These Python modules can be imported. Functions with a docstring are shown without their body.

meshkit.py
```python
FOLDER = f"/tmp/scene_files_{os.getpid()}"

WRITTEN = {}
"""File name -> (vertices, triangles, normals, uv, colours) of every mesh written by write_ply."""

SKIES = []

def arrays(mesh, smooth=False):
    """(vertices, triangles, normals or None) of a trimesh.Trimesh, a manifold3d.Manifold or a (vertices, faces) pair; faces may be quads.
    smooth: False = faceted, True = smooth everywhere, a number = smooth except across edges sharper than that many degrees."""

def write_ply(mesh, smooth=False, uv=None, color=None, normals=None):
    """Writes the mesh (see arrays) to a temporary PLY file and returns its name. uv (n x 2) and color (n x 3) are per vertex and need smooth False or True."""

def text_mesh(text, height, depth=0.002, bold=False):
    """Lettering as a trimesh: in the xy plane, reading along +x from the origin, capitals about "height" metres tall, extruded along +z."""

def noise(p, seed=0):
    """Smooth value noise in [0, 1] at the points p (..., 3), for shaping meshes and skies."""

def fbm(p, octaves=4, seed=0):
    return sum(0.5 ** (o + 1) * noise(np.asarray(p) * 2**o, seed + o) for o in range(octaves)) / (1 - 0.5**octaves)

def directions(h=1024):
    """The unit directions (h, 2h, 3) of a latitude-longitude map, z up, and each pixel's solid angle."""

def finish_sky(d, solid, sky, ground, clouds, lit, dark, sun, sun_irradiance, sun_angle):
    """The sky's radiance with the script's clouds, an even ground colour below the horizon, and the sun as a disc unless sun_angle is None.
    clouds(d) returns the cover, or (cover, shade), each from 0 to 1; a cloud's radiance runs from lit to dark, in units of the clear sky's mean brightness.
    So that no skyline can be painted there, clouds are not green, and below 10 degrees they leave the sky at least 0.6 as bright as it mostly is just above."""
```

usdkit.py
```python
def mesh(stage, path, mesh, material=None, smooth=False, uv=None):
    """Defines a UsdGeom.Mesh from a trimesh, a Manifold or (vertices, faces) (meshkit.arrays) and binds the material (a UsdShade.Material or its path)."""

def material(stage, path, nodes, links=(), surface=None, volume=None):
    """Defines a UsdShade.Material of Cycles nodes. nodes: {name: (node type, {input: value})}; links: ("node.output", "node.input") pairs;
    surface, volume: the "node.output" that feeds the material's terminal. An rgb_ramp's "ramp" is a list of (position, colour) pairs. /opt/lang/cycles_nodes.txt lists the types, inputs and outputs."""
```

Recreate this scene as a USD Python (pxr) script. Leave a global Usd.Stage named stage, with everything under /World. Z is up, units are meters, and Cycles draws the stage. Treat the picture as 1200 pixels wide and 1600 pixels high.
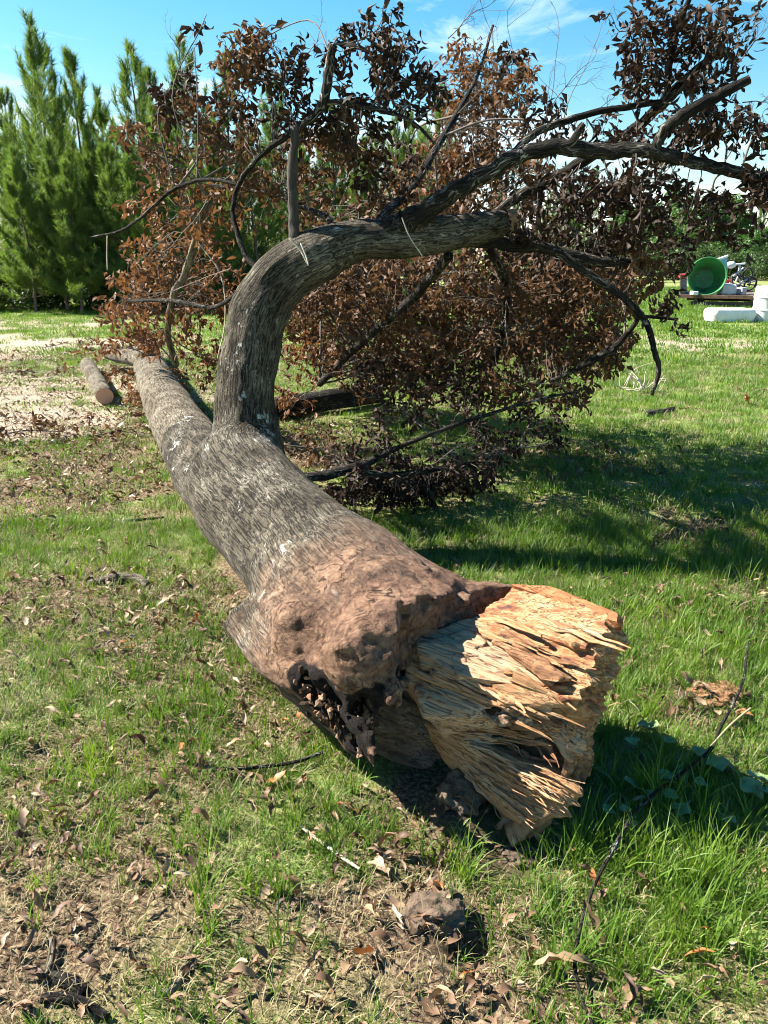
import math, numpy as np, trimesh, manifold3d as m3, usdkit, meshkit
from pxr import Usd, UsdGeom, UsdLux, UsdShade, Gf, Sdf, Vt
from scipy.spatial import cKDTree

stage = Usd.Stage.CreateInMemory()
UsdGeom.SetStageUpAxis(stage, UsdGeom.Tokens.z)
UsdGeom.SetStageMetersPerUnit(stage, 1.0)
UsdGeom.Xform.Define(stage, '/World')
UsdGeom.Scope.Define(stage, '/World/Looks')

# ------------------------------------------------------------------ camera, sky, sun
PITCH, FPX, HCAM = math.radians(18.4), 1186.0, 1.6
cam = UsdGeom.Camera.Define(stage, '/World/camera')
cam.AddTranslateOp().Set(Gf.Vec3d(0, 0, HCAM)); cam.AddRotateXOp().Set(90 - math.degrees(PITCH))
cam.CreateFocalLengthAttr(24.0); cam.CreateHorizontalApertureAttr(24.0 * 1200 / FPX)
cam.CreateClippingRangeAttr(Gf.Vec2f(0.05, 5000)); cam.CreateFStopAttr(0.0)
cam.CreateExposureAttr(2.22)
SUN_EL = math.radians(42.5); SUN_AZ = np.array([-0.963, 0.270])
SUN = np.array([SUN_AZ[0] * math.cos(SUN_EL), SUN_AZ[1] * math.cos(SUN_EL), math.sin(SUN_EL)])
dome = UsdLux.DomeLight.Define(stage, '/World/sky')
sky_mat = usdkit.material(stage, '/World/Looks/sky', {
    'sky': ('sky_texture', {'sky_type': 'single_scattering', 'sun_disc': False, 'sun_elevation': SUN_EL, 'sun_rotation': math.atan2(SUN[0], SUN[1]), 'air_density': 1.15, 'aerosol_density': 0.5, 'ozone_density': 1.6}),
    'tc': ('texture_coordinate', {}), 'xyz': ('separate_xyz', {}),
    'mp': ('mapping', {'scale': (1.6, 1.6, 7.0), 'location': (0.3, 0.2, 0.1)}),
    'n': ('noise_texture', {'scale': 2.2, 'detail': 8, 'roughness': 0.62, 'distortion': 0.6}),
    'low': ('map_range', {'from_min': 0.02, 'from_max': 0.42, 'to_min': 0.14, 'to_max': -0.10, 'clamp': True}),
    'add': ('math', {'math_type': 'add'}),
    'r': ('rgb_ramp', {'ramp': [(0.0, (0, 0, 0)), (0.54, (0, 0, 0)), (0.80, (0.8, 0.8, 0.8)), (1.0, (0.9, 0.9, 0.9))]}),
    'hs': ('hsv', {'saturation': 1.5, 'value': 0.92, 'hue': 0.49}), 'mix': ('mix', {'mix_type': 'mix', 'color2': (8.0, 8.3, 8.8)}),
    'bg': ('background_shader', {'strength': 0.05})},
    [('tc.generated', 'mp.vector'), ('mp.vector', 'n.vector'), ('tc.generated', 'xyz.vector'), ('xyz.z', 'low.value'), ('n.fac', 'add.value1'), ('low.result', 'add.value2'),
     ('add.value', 'r.fac'), ('r.color', 'mix.fac'), ('sky.color', 'hs.color'), ('hs.color', 'mix.color1'), ('mix.color', 'bg.color')], surface='bg.background')
UsdShade.MaterialBindingAPI.Apply(dome.GetPrim()).Bind(sky_mat)
sun = UsdLux.DistantLight.Define(stage, '/World/sun')
sun.CreateIntensityAttr(1.25); sun.CreateAngleAttr(0.5); sun.CreateNormalizeAttr(True); sun.CreateColorAttr(Gf.Vec3f(1.0, 0.945, 0.85))
sun.AddTransformOp().Set(Gf.Matrix4d().SetRotate(Gf.Rotation(Gf.Vec3d(0, 0, 1), Gf.Vec3d(*SUN.tolist()))))

# ------------------------------------------------------------------ helpers
CP, SP = math.cos(PITCH), math.sin(PITCH)
def W(px, py, Y):
    """the point at forward distance Y that the photograph shows at (px, py)"""
    o = py - 800.0; s = Y / (FPX * CP - o * SP)
    return np.array([(px - 600.0) * s, Y, HCAM - s * (FPX * SP + o * CP)])
def G(px, py, z=0.0):
    """the same, at height z"""
    o = py - 800.0; s = (HCAM - z) / (FPX * SP + o * CP)
    return np.array([(px - 600.0) * s, s * (FPX * CP - o * SP), z])
def SC(py, Y): return Y / (FPX * CP - (py - 800.0) * SP)
def proj(p):
    p = np.asarray(p, float); f = p[..., 1] * CP + (HCAM - p[..., 2]) * SP; d = (HCAM - p[..., 2]) * CP - p[..., 1] * SP
    f = np.maximum(f, 1e-3)
    return 600 + p[..., 0] / f * FPX, 800 + d / f * FPX, f
_used = {}
def numbered(path):
    n = _used.get(path, 0); _used[path] = n + 1
    return path if n == 0 else f'{path}_{n:03d}'
def tagp(prim, label=None, cat=None, group=None, kind=None):
    for k, v in (('label', label), ('category', cat), ('group', group), ('kind', kind)):
        if v: prim.SetCustomDataByKey(k, v)
    return prim
def xf(name, label, cat, loc=(0, 0, 0), rz=0.0, group=None, scale=None):
    x = UsdGeom.Xform.Define(stage, numbered('/World/' + name))
    x.AddTranslateOp().Set(Gf.Vec3d(*map(float, loc)))
    if rz: x.AddRotateZOp().Set(math.degrees(rz))
    if scale is not None: x.AddScaleOp().Set(Gf.Vec3f(*map(float, scale)))
    tagp(x.GetPrim(), label, cat, group); return x.GetPrim()
def mesh(name, mv, mat, parent=None, smooth=False, label=None, cat=None, group=None, kind=None, prim=None):
    path = numbered((str(parent.GetPath()) if parent else '/World') + '/' + name)
    m = usdkit.mesh(stage, path, mv, LOOK[mat] if isinstance(mat, str) else mat, smooth=smooth)
    if prim is not None:
        for k, v in prim.items():
            UsdGeom.PrimvarsAPI(m).CreatePrimvar(k, Sdf.ValueTypeNames.Color3fArray, 'vertex').Set(Vt.Vec3fArray.FromNumpy(np.asarray(v, np.float32)))
    return tagp(m.GetPrim(), label, cat, group, kind)
def copy_of(src, name, label, cat, loc, rz=0, group=None, scale=None):
    o = xf(name, label, cat, loc, rz, group, scale)
    o.GetReferences().AddInternalReference(src.GetPath()); o.SetInstanceable(True)
    return o
def rng(s): return np.random.default_rng(s)
def nrm(v): v = np.asarray(v, float); return v / np.maximum(np.linalg.norm(v, axis=-1, keepdims=True), 1e-12)
def spline(P, n):
    """Catmull-Rom through the rows of P (any columns), n steps per span"""
    P = np.asarray(P, float); Q = np.vstack([2 * P[0] - P[1], P, 2 * P[-1] - P[-2]]); out = []
    for i in range(1, len(Q) - 2):
        t = np.linspace(0, 1, n, endpoint=False)[:, None]; a, b, c, d = Q[i - 1:i + 3]
        out.append(0.5 * ((2 * b) + (c - a) * t + (2 * a - 5 * b + 4 * c - d) * t**2 + (3 * b - a - 3 * c + d) * t**3))
    return np.vstack(out + [P[-1:]])
def frames(P):
    T = nrm(np.gradient(P, axis=0)); u = np.cross(T[0], [0.3, 0.2, 1.0]); u = nrm(u); U = [u]
    for i in range(1, len(P)):
        u = u - T[i] * np.dot(u, T[i]); u = nrm(u); U.append(u)
    U = np.array(U); return T, U, np.cross(T, U)
def tube(P, R, sides=8, rough=0.0, seed=0, cap=True):
    """a tapered tube; returns (verts, faces, bark coords)"""
    P = np.asarray(P, float); R = np.asarray(R, float); n = len(P); T, U, V = frames(P)
    s = np.r_[0, np.cumsum(np.linalg.norm(np.diff(P, axis=0), axis=1))]
    th = np.linspace(0, 2 * np.pi, sides, endpoint=False); c, sn = np.cos(th), np.sin(th)
    dirs = U[:, None] * c[None, :, None] + V[:, None] * sn[None, :, None]
    rr = R[:, None] * np.ones(sides)
    bc = np.stack([R[:, None] * c, R[:, None] * sn, s[:, None] * np.ones(sides)], -1)
    if rough:
        q = np.stack([c[None] * 1.6 + 0 * s[:, None], sn[None] * 1.6 + 0 * s[:, None], s[:, None] / (R.mean() * 2.2) + 0 * th[None]], -1)
        rr = rr * (1 + rough * (meshkit.fbm(q + 7.3 * seed, 3, seed) - 0.5) * 2)
    v = (P[:, None] + dirs * rr[..., None]).reshape(-1, 3); bc = bc.reshape(-1, 3)
    i = np.arange(n - 1)[:, None] * sides; j = np.arange(sides)[None]; k = (j + 1) % sides
    q = np.stack([i + j, i + k, i + sides + k, i + sides + j], -1).reshape(-1, 4)
    f = np.vstack([q[:, [0, 1, 2]], q[:, [0, 2, 3]]])
    if cap:
        v = np.vstack([v, P[0], P[-1]]); bc = np.vstack([bc, [0, 0, s[0]], [0, 0, s[-1]]]); a, b = n * sides, n * sides + 1
        jj, kk = np.arange(sides), (np.arange(sides) + 1) % sides
        f = np.vstack([f, np.stack([kk, jj, 0 * jj + a], 1), np.stack([(n - 1) * sides + jj, (n - 1) * sides + kk, 0 * jj + b], 1)])
    return v, f, bc
def join(parts):
    vs, fs, n = [], [], 0
    for p in parts:
        v, f = np.asarray(p[0]), np.asarray(p[1]); vs.append(v); fs.append(f + n); n += len(v)
    return np.vstack(vs), np.vstack(fs)
def instancer(name, protos, pos, quat, scl, idx, label=None, cat=None, kind='stuff', parent=None):
    path = numbered((str(parent.GetPath()) if parent else '/World') + '/' + name)
    pi = UsdGeom.PointInstancer.Define(stage, path); rel = pi.CreatePrototypesRel()
    for nm, mv, mat, sm in protos:
        p = numbered(path + '/' + nm); usdkit.mesh(stage, p, mv, LOOK[mat], smooth=sm); rel.AddTarget(p)
    pi.CreatePositionsAttr(Vt.Vec3fArray.FromNumpy(np.asarray(pos, np.float32)))
    q = np.asarray(quat, np.float32)   # w x y z
    pi.CreateOrientationsAttr(Vt.QuathArray([Gf.Quath(float(a), float(b), float(c), float(d)) for a, b, c, d in q]))
    s = np.asarray(scl, np.float32); s = np.repeat(s[:, None], 3, 1) if s.ndim == 1 else s
    pi.CreateScalesAttr(Vt.Vec3fArray.FromNumpy(np.ascontiguousarray(s)))
    pi.CreateProtoIndicesAttr(Vt.IntArray.FromNumpy(np.asarray(idx, np.int32)))
    return tagp(pi.GetPrim(), label, cat, None, kind)
def qz(a): return np.stack([np.cos(a / 2), 0 * a, 0 * a, np.sin(a / 2)], 1)
def qmul(a, b):
    w, x, y, z = a.T; W_, X, Y, Z = b.T
    return np.stack([w*W_-x*X-y*Y-z*Z, w*X+x*W_+y*Z-z*Y, w*Y-x*Z+y*W_+z*X, w*Z+x*Y-y*X+z*W_], 1)
def qaxis(ax, ang): ax = nrm(ax); return np.hstack([np.cos(ang / 2)[:, None], ax * np.sin(ang / 2)[:, None]])
def smin(a, b, k): h = np.clip(0.5 + 0.5 * (b - a) / k, 0, 1); return b * (1 - h) + a * h - k * h * (1 - h)
def surface_nets(D, org, h):
    S = D < 0; n = np.array(D.shape)
    c = np.zeros(n - 1, np.int8)
    for a, b, d in np.ndindex(2, 2, 2): c += S[a:n[0]-1+a, b:n[1]-1+b, d:n[2]-1+d]
    I = np.argwhere((c > 0) & (c < 8)); acc = np.zeros((len(I), 3)); cnt = np.zeros(len(I))
    corners = np.array(list(np.ndindex(2, 2, 2)))
    val = np.stack([D[tuple((I + k).T)] for k in corners], 1)
    for a in range(8):
        for b in range(a + 1, 8):
            if np.abs(corners[a] - corners[b]).sum() != 1: continue
            va, vb = val[:, a], val[:, b]; m = (va < 0) != (vb < 0); t = np.where(m, va / np.where(m, va - vb, 1), 0)
            acc += m[:, None] * (corners[a] + t[:, None] * (corners[b] - corners[a])); cnt += m
    V = org + h * (I + acc / cnt[:, None])
    ids = np.full(n - 1, -1, np.int32); ids[tuple(I.T)] = np.arange(len(I)); F = []
    for ax in range(3):
        u, w = [(1, 2), (2, 0), (0, 1)][ax]
        lo = [slice(None)] * 3; hi = [slice(None)] * 3; lo[ax] = slice(0, -1); hi[ax] = slice(1, None)
        E = np.argwhere(S[tuple(lo)] != S[tuple(hi)])
        E = E[(E[:, u] > 0) & (E[:, w] > 0) & (E[:, u] < n[u] - 1) & (E[:, w] < n[w] - 1)]
        du, dw = np.eye(3, dtype=int)[u], np.eye(3, dtype=int)[w]
        q = np.stack([ids[tuple((E - du - dw).T)], ids[tuple((E - dw).T)], ids[tuple(E.T)], ids[tuple((E - du).T)]], 1)
        flip = ~S[tuple(E.T)]; q[flip] = q[flip][:, ::-1]; F.append(q)
    q = np.vstack(F); return V, np.vstack([q[:, [0, 1, 2]], q[:, [0, 2, 3]]])
def fb(p, o=4, s=0): return meshkit.fbm(np.asarray(p, float), o, s)

# ------------------------------------------------------------------ materials
LOOK = {}
def M(name, nodes, links, surface): LOOK[name] = usdkit.material(stage, '/World/Looks/' + name, nodes, links, surface=surface)
def simple(name, ramp, scale=8.0, rough=0.7, bump=0.0, vec='position', detail=6, spec=0.3, stretch=(1, 1, 1), dist=0.01):
    src = 'geo.position' if vec == 'position' else 'tc.object'
    M(name, {'geo': ('geometry', {}), 'tc': ('texture_coordinate', {}), 'mp': ('mapping', {'scale': stretch}),
             'n': ('noise_texture', {'scale': scale, 'detail': detail, 'roughness': 0.6}), 'r': ('rgb_ramp', {'ramp': ramp}),
             'b': ('bump', {'strength': min(bump, 1.0), 'distance': dist}), 'p': ('principled_bsdf', {'roughness': rough, 'specular_ior_level': spec})},
      [(src, 'mp.vector'), ('mp.vector', 'n.vector'), ('n.fac', 'r.fac'), ('r.color', 'p.base_color')] + ([('n.fac', 'b.height'), ('b.normal', 'p.normal')] if bump else []), 'p.BSDF')
def leafy(name, ramp, trans=0.3, rough=0.55, tint=(1, 1, 1), rand='geo.random_per_island', patch=None, spec=0.3):
    n = {'geo': ('geometry', {}), 'oi': ('object_info', {}), 'r': ('rgb_ramp', {'ramp': ramp}), 'p': ('principled_bsdf', {'roughness': rough, 'specular_ior_level': spec}),
         't': ('translucent_bsdf', {}), 'm': ('mix_closure', {'fac': trans}), 'g': ('mix', {'mix_type': 'multiply', 'fac': 1.0, 'color2': tint})}
    l = [('r.color', 'p.base_color'), ('r.color', 'g.color1'), ('g.color', 't.color'), ('p.BSDF', 'm.closure1'), ('t.BSDF', 'm.closure2')]
    if patch:
        n['n'] = ('noise_texture', {'scale': patch, 'detail': 3}); n['a'] = ('mix_float', {'fac': 0.5})
        l += [('geo.position', 'n.vector'), ('n.fac', 'a.a'), (rand, 'a.b'), ('a.result', 'r.fac')]
    else: l += [(rand, 'r.fac')]
    M(name, n, l, 'm.closure')
leafy('dead_leaf', [(0, (0.1037, 0.0558, 0.0293)), (0.35, (0.2257, 0.1513, 0.0878)), (0.7, (0.3538, 0.2480, 0.1488)), (0.9, (0.4880, 0.3224, 0.1769)), (1, (0.6100, 0.4960, 0.3294))], 0.30, 0.6, (1.0, 0.95, 0.78), spec=0.2)
leafy('rust_leaf', [(0, (0.1449, 0.0677, 0.0292)), (0.4, (0.2995, 0.1487, 0.0647)), (0.8, (0.4057, 0.2360, 0.1186)), (1, (0.4830, 0.3899, 0.2803))], 0.36, 0.6, (1.0, 0.95, 0.78), spec=0.25)
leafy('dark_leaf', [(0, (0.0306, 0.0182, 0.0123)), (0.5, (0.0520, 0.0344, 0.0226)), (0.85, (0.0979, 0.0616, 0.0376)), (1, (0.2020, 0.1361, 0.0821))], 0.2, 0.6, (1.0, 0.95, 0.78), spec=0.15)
leafy('litter_leaf', [(0, (0.0461, 0.0247, 0.0139)), (0.35, (0.1119, 0.0617, 0.0329)), (0.7, (0.1909, 0.1169, 0.0663)), (0.9, (0.2633, 0.1818, 0.1137)), (1, (0.3159, 0.2468, 0.1705))], 0.1, 0.6, (1.1, 0.9, 0.7), rand='oi.random')
leafy('orange_leaf', [(0, (0.30, 0.11, 0.035)), (1, (0.40, 0.17, 0.06))], 0.15, 0.5, (1.1, 0.9, 0.7))
leafy('grass', [(0.26, (0.0814, 0.1545, 0.0160)), (0.40, (0.1831, 0.2748, 0.0250)), (0.52, (0.3188, 0.3950, 0.0449)), (0.64, (0.5021, 0.4808, 0.0997)), (0.78, (0.6378, 0.5037, 0.1895))], 0.40, 0.5, (1.15, 1.15, 0.5), patch=1.7, spec=0.4)
leafy('straw', [(0, (0.1804, 0.1476, 0.0720)), (0.5, (0.3116, 0.2624, 0.1440)), (1, (0.4264, 0.3772, 0.2400))], 0.15, 0.7, patch=3.0)
leafy('pine_needle', [(0.28, (0.1043, 0.1678, 0.0428)), (0.45, (0.2260, 0.3283, 0.0777)), (0.6, (0.3825, 0.4669, 0.1360)), (0.75, (0.5564, 0.5399, 0.2138))], 0.42, 0.5, (1.15, 1.15, 0.5), patch=0.9)
leafy('bush_leaf', [(0, (0.0390, 0.0720, 0.0192)), (0.6, (0.0780, 0.1380, 0.0336)), (1, (0.2080, 0.2640, 0.0720))], 0.3, 0.5, (1.2, 1.15, 0.5))
leafy('far_leaf', [(0, (0.0600, 0.1265, 0.0330)), (0.6, (0.1320, 0.2300, 0.0550)), (1, (0.2640, 0.3450, 0.0880))], 0.3, 0.5, (1.2, 1.15, 0.5))
leafy('weed_leaf', [(0, (0.1420, 0.2016, 0.0812)), (1, (0.2293, 0.2923, 0.1299))], 0.15, 0.6)
simple('pine_bark', [(0.3, (0.06, 0.045, 0.035)), (0.7, (0.15, 0.11, 0.085))], 14, 0.9)
simple('twig', [(0.3, (0.045, 0.036, 0.03)), (0.7, (0.13, 0.11, 0.09))], 25, 0.85)
simple('pale_twig', [(0.3, (0.25, 0.21, 0.16)), (0.7, (0.45, 0.40, 0.32))], 25, 0.85)
simple('dead_wood', [(0.3, (0.012, 0.010, 0.009)), (0.7, (0.05, 0.04, 0.032))], 16, 0.9, 0.8, stretch=(3, 3, 0.5))

def bark(name, ramp, base=False, lichen=0.0, pale=(0.42, 0.385, 0.32), amount=0.8):
    n = {'at': ('attribute', {'attribute': 'bark'}), 'geo': ('geometry', {}),
         'mp': ('mapping', {'scale': (1, 1, 0.10)}), 'n1': ('noise_texture', {'scale': 58, 'detail': 3, 'roughness': 0.5, 'distortion': 0.7}),
         'sb': ('math', {'math_type': 'subtract', 'value2': 0.5}), 'ab': ('math', {'math_type': 'absolute'}), 'rg': ('map_range', {'range_type': 'smoothstep', 'from_min': 0.0, 'from_max': 0.075, 'clamp': True}),
         'mp2': ('mapping', {'scale': (1, 1, 0.7), 'location': (3.1, 1.7, 0.4)}), 'n2': ('noise_texture', {'scale': 75, 'detail': 4, 'roughness': 0.6, 'distortion': 0.8}),
         'mp3': ('mapping', {'scale': (1, 1, 0.30), 'location': (1.1, 4.7, 2.4)}), 'n3': ('noise_texture', {'scale': 26, 'detail': 2, 'roughness': 0.5, 'distortion': 1.2}),
         's3': ('math', {'math_type': 'subtract', 'value2': 0.5}), 'a3': ('math', {'math_type': 'absolute'}), 'v3': ('map_range', {'from_min': 0.0, 'from_max': 0.030, 'to_min': 1.0, 'to_max': 0.0, 'clamp': True}),
         'big': ('noise_texture', {'scale': 4.5, 'detail': 6, 'roughness': 0.6}), 'fine': ('noise_texture', {'scale': 230, 'detail': 4, 'roughness': 0.7}),
         'h1': ('math', {'math_type': 'multiply_add', 'value2': 0.55}), 'h2': ('math', {'math_type': 'multiply_add', 'value2': 0.30}), 'h3': ('math', {'math_type': 'multiply_add', 'value2': 0.15}),
         'c1': ('math', {'math_type': 'multiply_add', 'value2': 0.15, 'value3': -0.11}), 'c2': ('math', {'math_type': 'add'}), 'f1': ('mix_float', {'fac': 0.62}), 'f2': ('mix_float', {'fac': 0.35}), 
         'r': ('rgb_ramp', {'ramp': ramp}), 'pale': ('mix', {'color2': pale}), 'pf0': ('map_range', {'from_min': 0.44, 'from_max': 0.62, 'clamp': True}), 'pf': ('math', {'math_type': 'multiply'}), 'pg': ('math', {'math_type': 'multiply', 'value2': amount}),
         'b': ('bump', {'strength': 1.0, 'distance': 0.016}), 'p': ('principled_bsdf', {'roughness': 0.9, 'specular_ior_level': 0.15})}
    l = [('at.vector', 'mp.vector'), ('mp.vector', 'n1.vector'), ('at.vector', 'mp2.vector'), ('mp2.vector', 'n2.vector'), ('at.vector', 'mp3.vector'), ('mp3.vector', 'n3.vector'),
         ('n1.fac', 'sb.value1'), ('sb.value', 'ab.value1'), ('ab.value', 'rg.value'), ('n3.fac', 's3.value1'), ('s3.value', 'a3.value1'), ('a3.value', 'v3.value'),
         ('geo.position', 'big.vector'), ('at.vector', 'fine.vector'),
         ('rg.result', 'h1.value1'), ('n2.fac', 'h1.value3'), ('fine.fac', 'h2.value1'), ('h1.value', 'h2.value3'), ('v3.result', 'h3.value1'), ('h2.value', 'h3.value3'), ('h3.value', 'b.height'), ('b.normal', 'p.normal'),
         ('n2.fac', 'f1.a'), ('big.fac', 'f1.b'), ('f1.result', 'f2.a'), ('fine.fac', 'f2.b'), ('rg.result', 'c1.value1'), ('f2.result', 'c2.value1'), ('c1.value', 'c2.value2'), ('c2.value', 'r.fac'), ('r.color', 'pale.color1'),
         ('big.fac', 'pf0.value'), ('pf0.result', 'pf.value1'), ('v3.result', 'pf.value2'), ('pf.value', 'pg.value1'), ('pg.value', 'pale.fac')]
    col = 'pale.color'
    if lichen:
        n |= {'lm': ('mapping', {'scale': (1, 1, 0.6)}), 'ln': ('noise_texture', {'scale': 22, 'detail': 7, 'roughness': 0.7}), 'lb': ('noise_texture', {'scale': 3.2, 'detail': 2}), 'la': ('math', {'math_type': 'multiply'}),
              'lr': ('map_range', {'from_min': 0.36 - lichen, 'from_max': 0.40 - lichen, 'to_max': 0.75, 'clamp': True}), 'lx': ('mix', {'color2': (0.44, 0.45, 0.41)})}
        l += [('at.vector', 'lm.vector'), ('lm.vector', 'ln.vector'), ('geo.position', 'lb.vector'), ('ln.fac', 'la.value1'), ('lb.fac', 'la.value2'), ('la.value', 'lr.value'), ('lr.result', 'lx.fac'), (col, 'lx.color1')]
        col = 'lx.color'
    if base: n |= {'zn': ('attribute', {'attribute': 'tone'}), 'zs': ('separate_color', {}), 'zm': ('math', {'math_type': 'multiply_add', 'value2': 0.055}), 'zq': ('math', {'math_type': 'add'})}; l = [x for x in l if x != ('la.value', 'lr.value')] + [('zn.color', 'zs.color'), ('zs.b', 'zm.value1'), ('la.value', 'zm.value3'), ('zm.value', 'lr.value')]
    if base:   # bare reddish inner bark and rot towards the torn base: colours of the wood itself
        n |= {'tn': ('attribute', {'attribute': 'tone'}), 'ts': ('separate_color', {}), 'en': ('noise_texture', {'scale': 6, 'detail': 7, 'roughness': 0.65}), 'ea': ('math', {'math_type': 'multiply_add', 'value2': 1.6, 'value3': -0.8}), 'eb': ('math', {'math_type': 'add', 'use_clamp': True}),
              'em': ('map_range', {'from_min': 0.15, 'from_max': 0.95, 'clamp': True}),
              'rr': ('rgb_ramp', {'ramp': [(0.34, (0.022, 0.012, 0.009)), (0.43, (0.085, 0.046, 0.032)), (0.52, (0.18, 0.105, 0.068)), (0.64, (0.29, 0.19, 0.125))]}), 'rn': ('noise_texture', {'scale': 34, 'detail': 9, 'roughness': 0.72, 'distortion': 0.4}), 'rf': ('mix_float', {'fac': 0.45}), 'ex': ('mix', {}),
              'c4': ('noise_texture', {'scale': 13, 'detail': 7, 'roughness': 0.6, 'distortion': 0.9}), 'c4s': ('math', {'math_type': 'subtract', 'value2': 0.5}), 'c4a': ('math', {'math_type': 'absolute'}), 'c4r': ('map_range', {'from_min': 0.0, 'from_max': 0.022, 'to_min': 0.9, 'to_max': 0.0, 'clamp': True}), 'c4g': ('map_range', {'from_min': 0.46, 'from_max': 0.58, 'clamp': True}), 'c4m': ('math', {'math_type': 'multiply'}), 'rk': ('mix', {'color2': (0.018, 0.011, 0.009)}), 'rhs': ('math', {'math_type': 'subtract'}), 'hx': ('mix_float', {}), 'rnh': ('math', {'math_type': 'multiply', 'value2': 1.5}), 'kb': ('math', {'math_type': 'add', 'use_clamp': True}), 'km': ('map_range', {'from_min': 0.45, 'from_max': 0.6, 'clamp': True}), 'kx': ('mix', {'color2': (0.012, 0.009, 0.008)})}
        l = [x for x in l if x != ('h3.value', 'b.height')]
        l += [('tn.color', 'ts.color'), ('geo.position', 'en.vector'), ('en.fac', 'ea.value1'), ('ts.r', 'eb.value1'), ('ea.value', 'eb.value2'), ('eb.value', 'em.value'), ('geo.position', 'rn.vector'), ('rn.fac', 'rf.a'), ('en.fac', 'rf.b'), ('rf.result', 'rr.fac'),
              ('em.result', 'hx.fac'), ('h3.value', 'hx.a'), ('rhs.value', 'hx.b'), ('rnh.value', 'rhs.value1'), ('c4m.value', 'rhs.value2'), ('geo.position', 'c4.vector'), ('c4.fac', 'c4s.value1'), ('c4s.value', 'c4a.value1'), ('c4a.value', 'c4r.value'), ('en.fac', 'c4g.value'), ('c4r.result', 'c4m.value1'), ('c4g.result', 'c4m.value2'), ('rr.color', 'rk.color1'), ('c4m.value', 'rk.fac'), ('rn.fac', 'rnh.value1'), ('hx.result', 'b.height'), ('em.result', 'ex.fac'), (col, 'ex.color1'), ('rk.color', 'ex.color2'), ('ts.g', 'kb.value1'), ('ea.value', 'kb.value2'), ('kb.value', 'km.value'), ('km.result', 'kx.fac'), ('ex.color', 'kx.color1')]
        col = 'kx.color'
    l.append((col, 'p.base_color')); M(name, n, l, 'p.BSDF')
GREY = [(0.380, (0.0128, 0.0100, 0.0075)), (0.463, (0.0405, 0.0333, 0.0237)), (0.545, (0.0810, 0.0686, 0.0493)), (0.650, (0.1279, 0.1121, 0.0828))]
bark('trunk_bark', GREY, base=True, lichen=-0.014, amount=0.6)
bark('log_bark', [(0.380, (0.0347, 0.0270, 0.0190)), (0.463, (0.0941, 0.0760, 0.0520)), (0.552, (0.1535, 0.1298, 0.0922)), (0.665, (0.2081, 0.1812, 0.1372))], lichen=-0.02)
bark('limb_bark', [(0.380, (0.0053, 0.0042, 0.0034)), (0.477, (0.0143, 0.0117, 0.0095)), (0.575, (0.0283, 0.0234, 0.0181)), (0.688, (0.0567, 0.0491, 0.0397))], lichen=-0.012)

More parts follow.
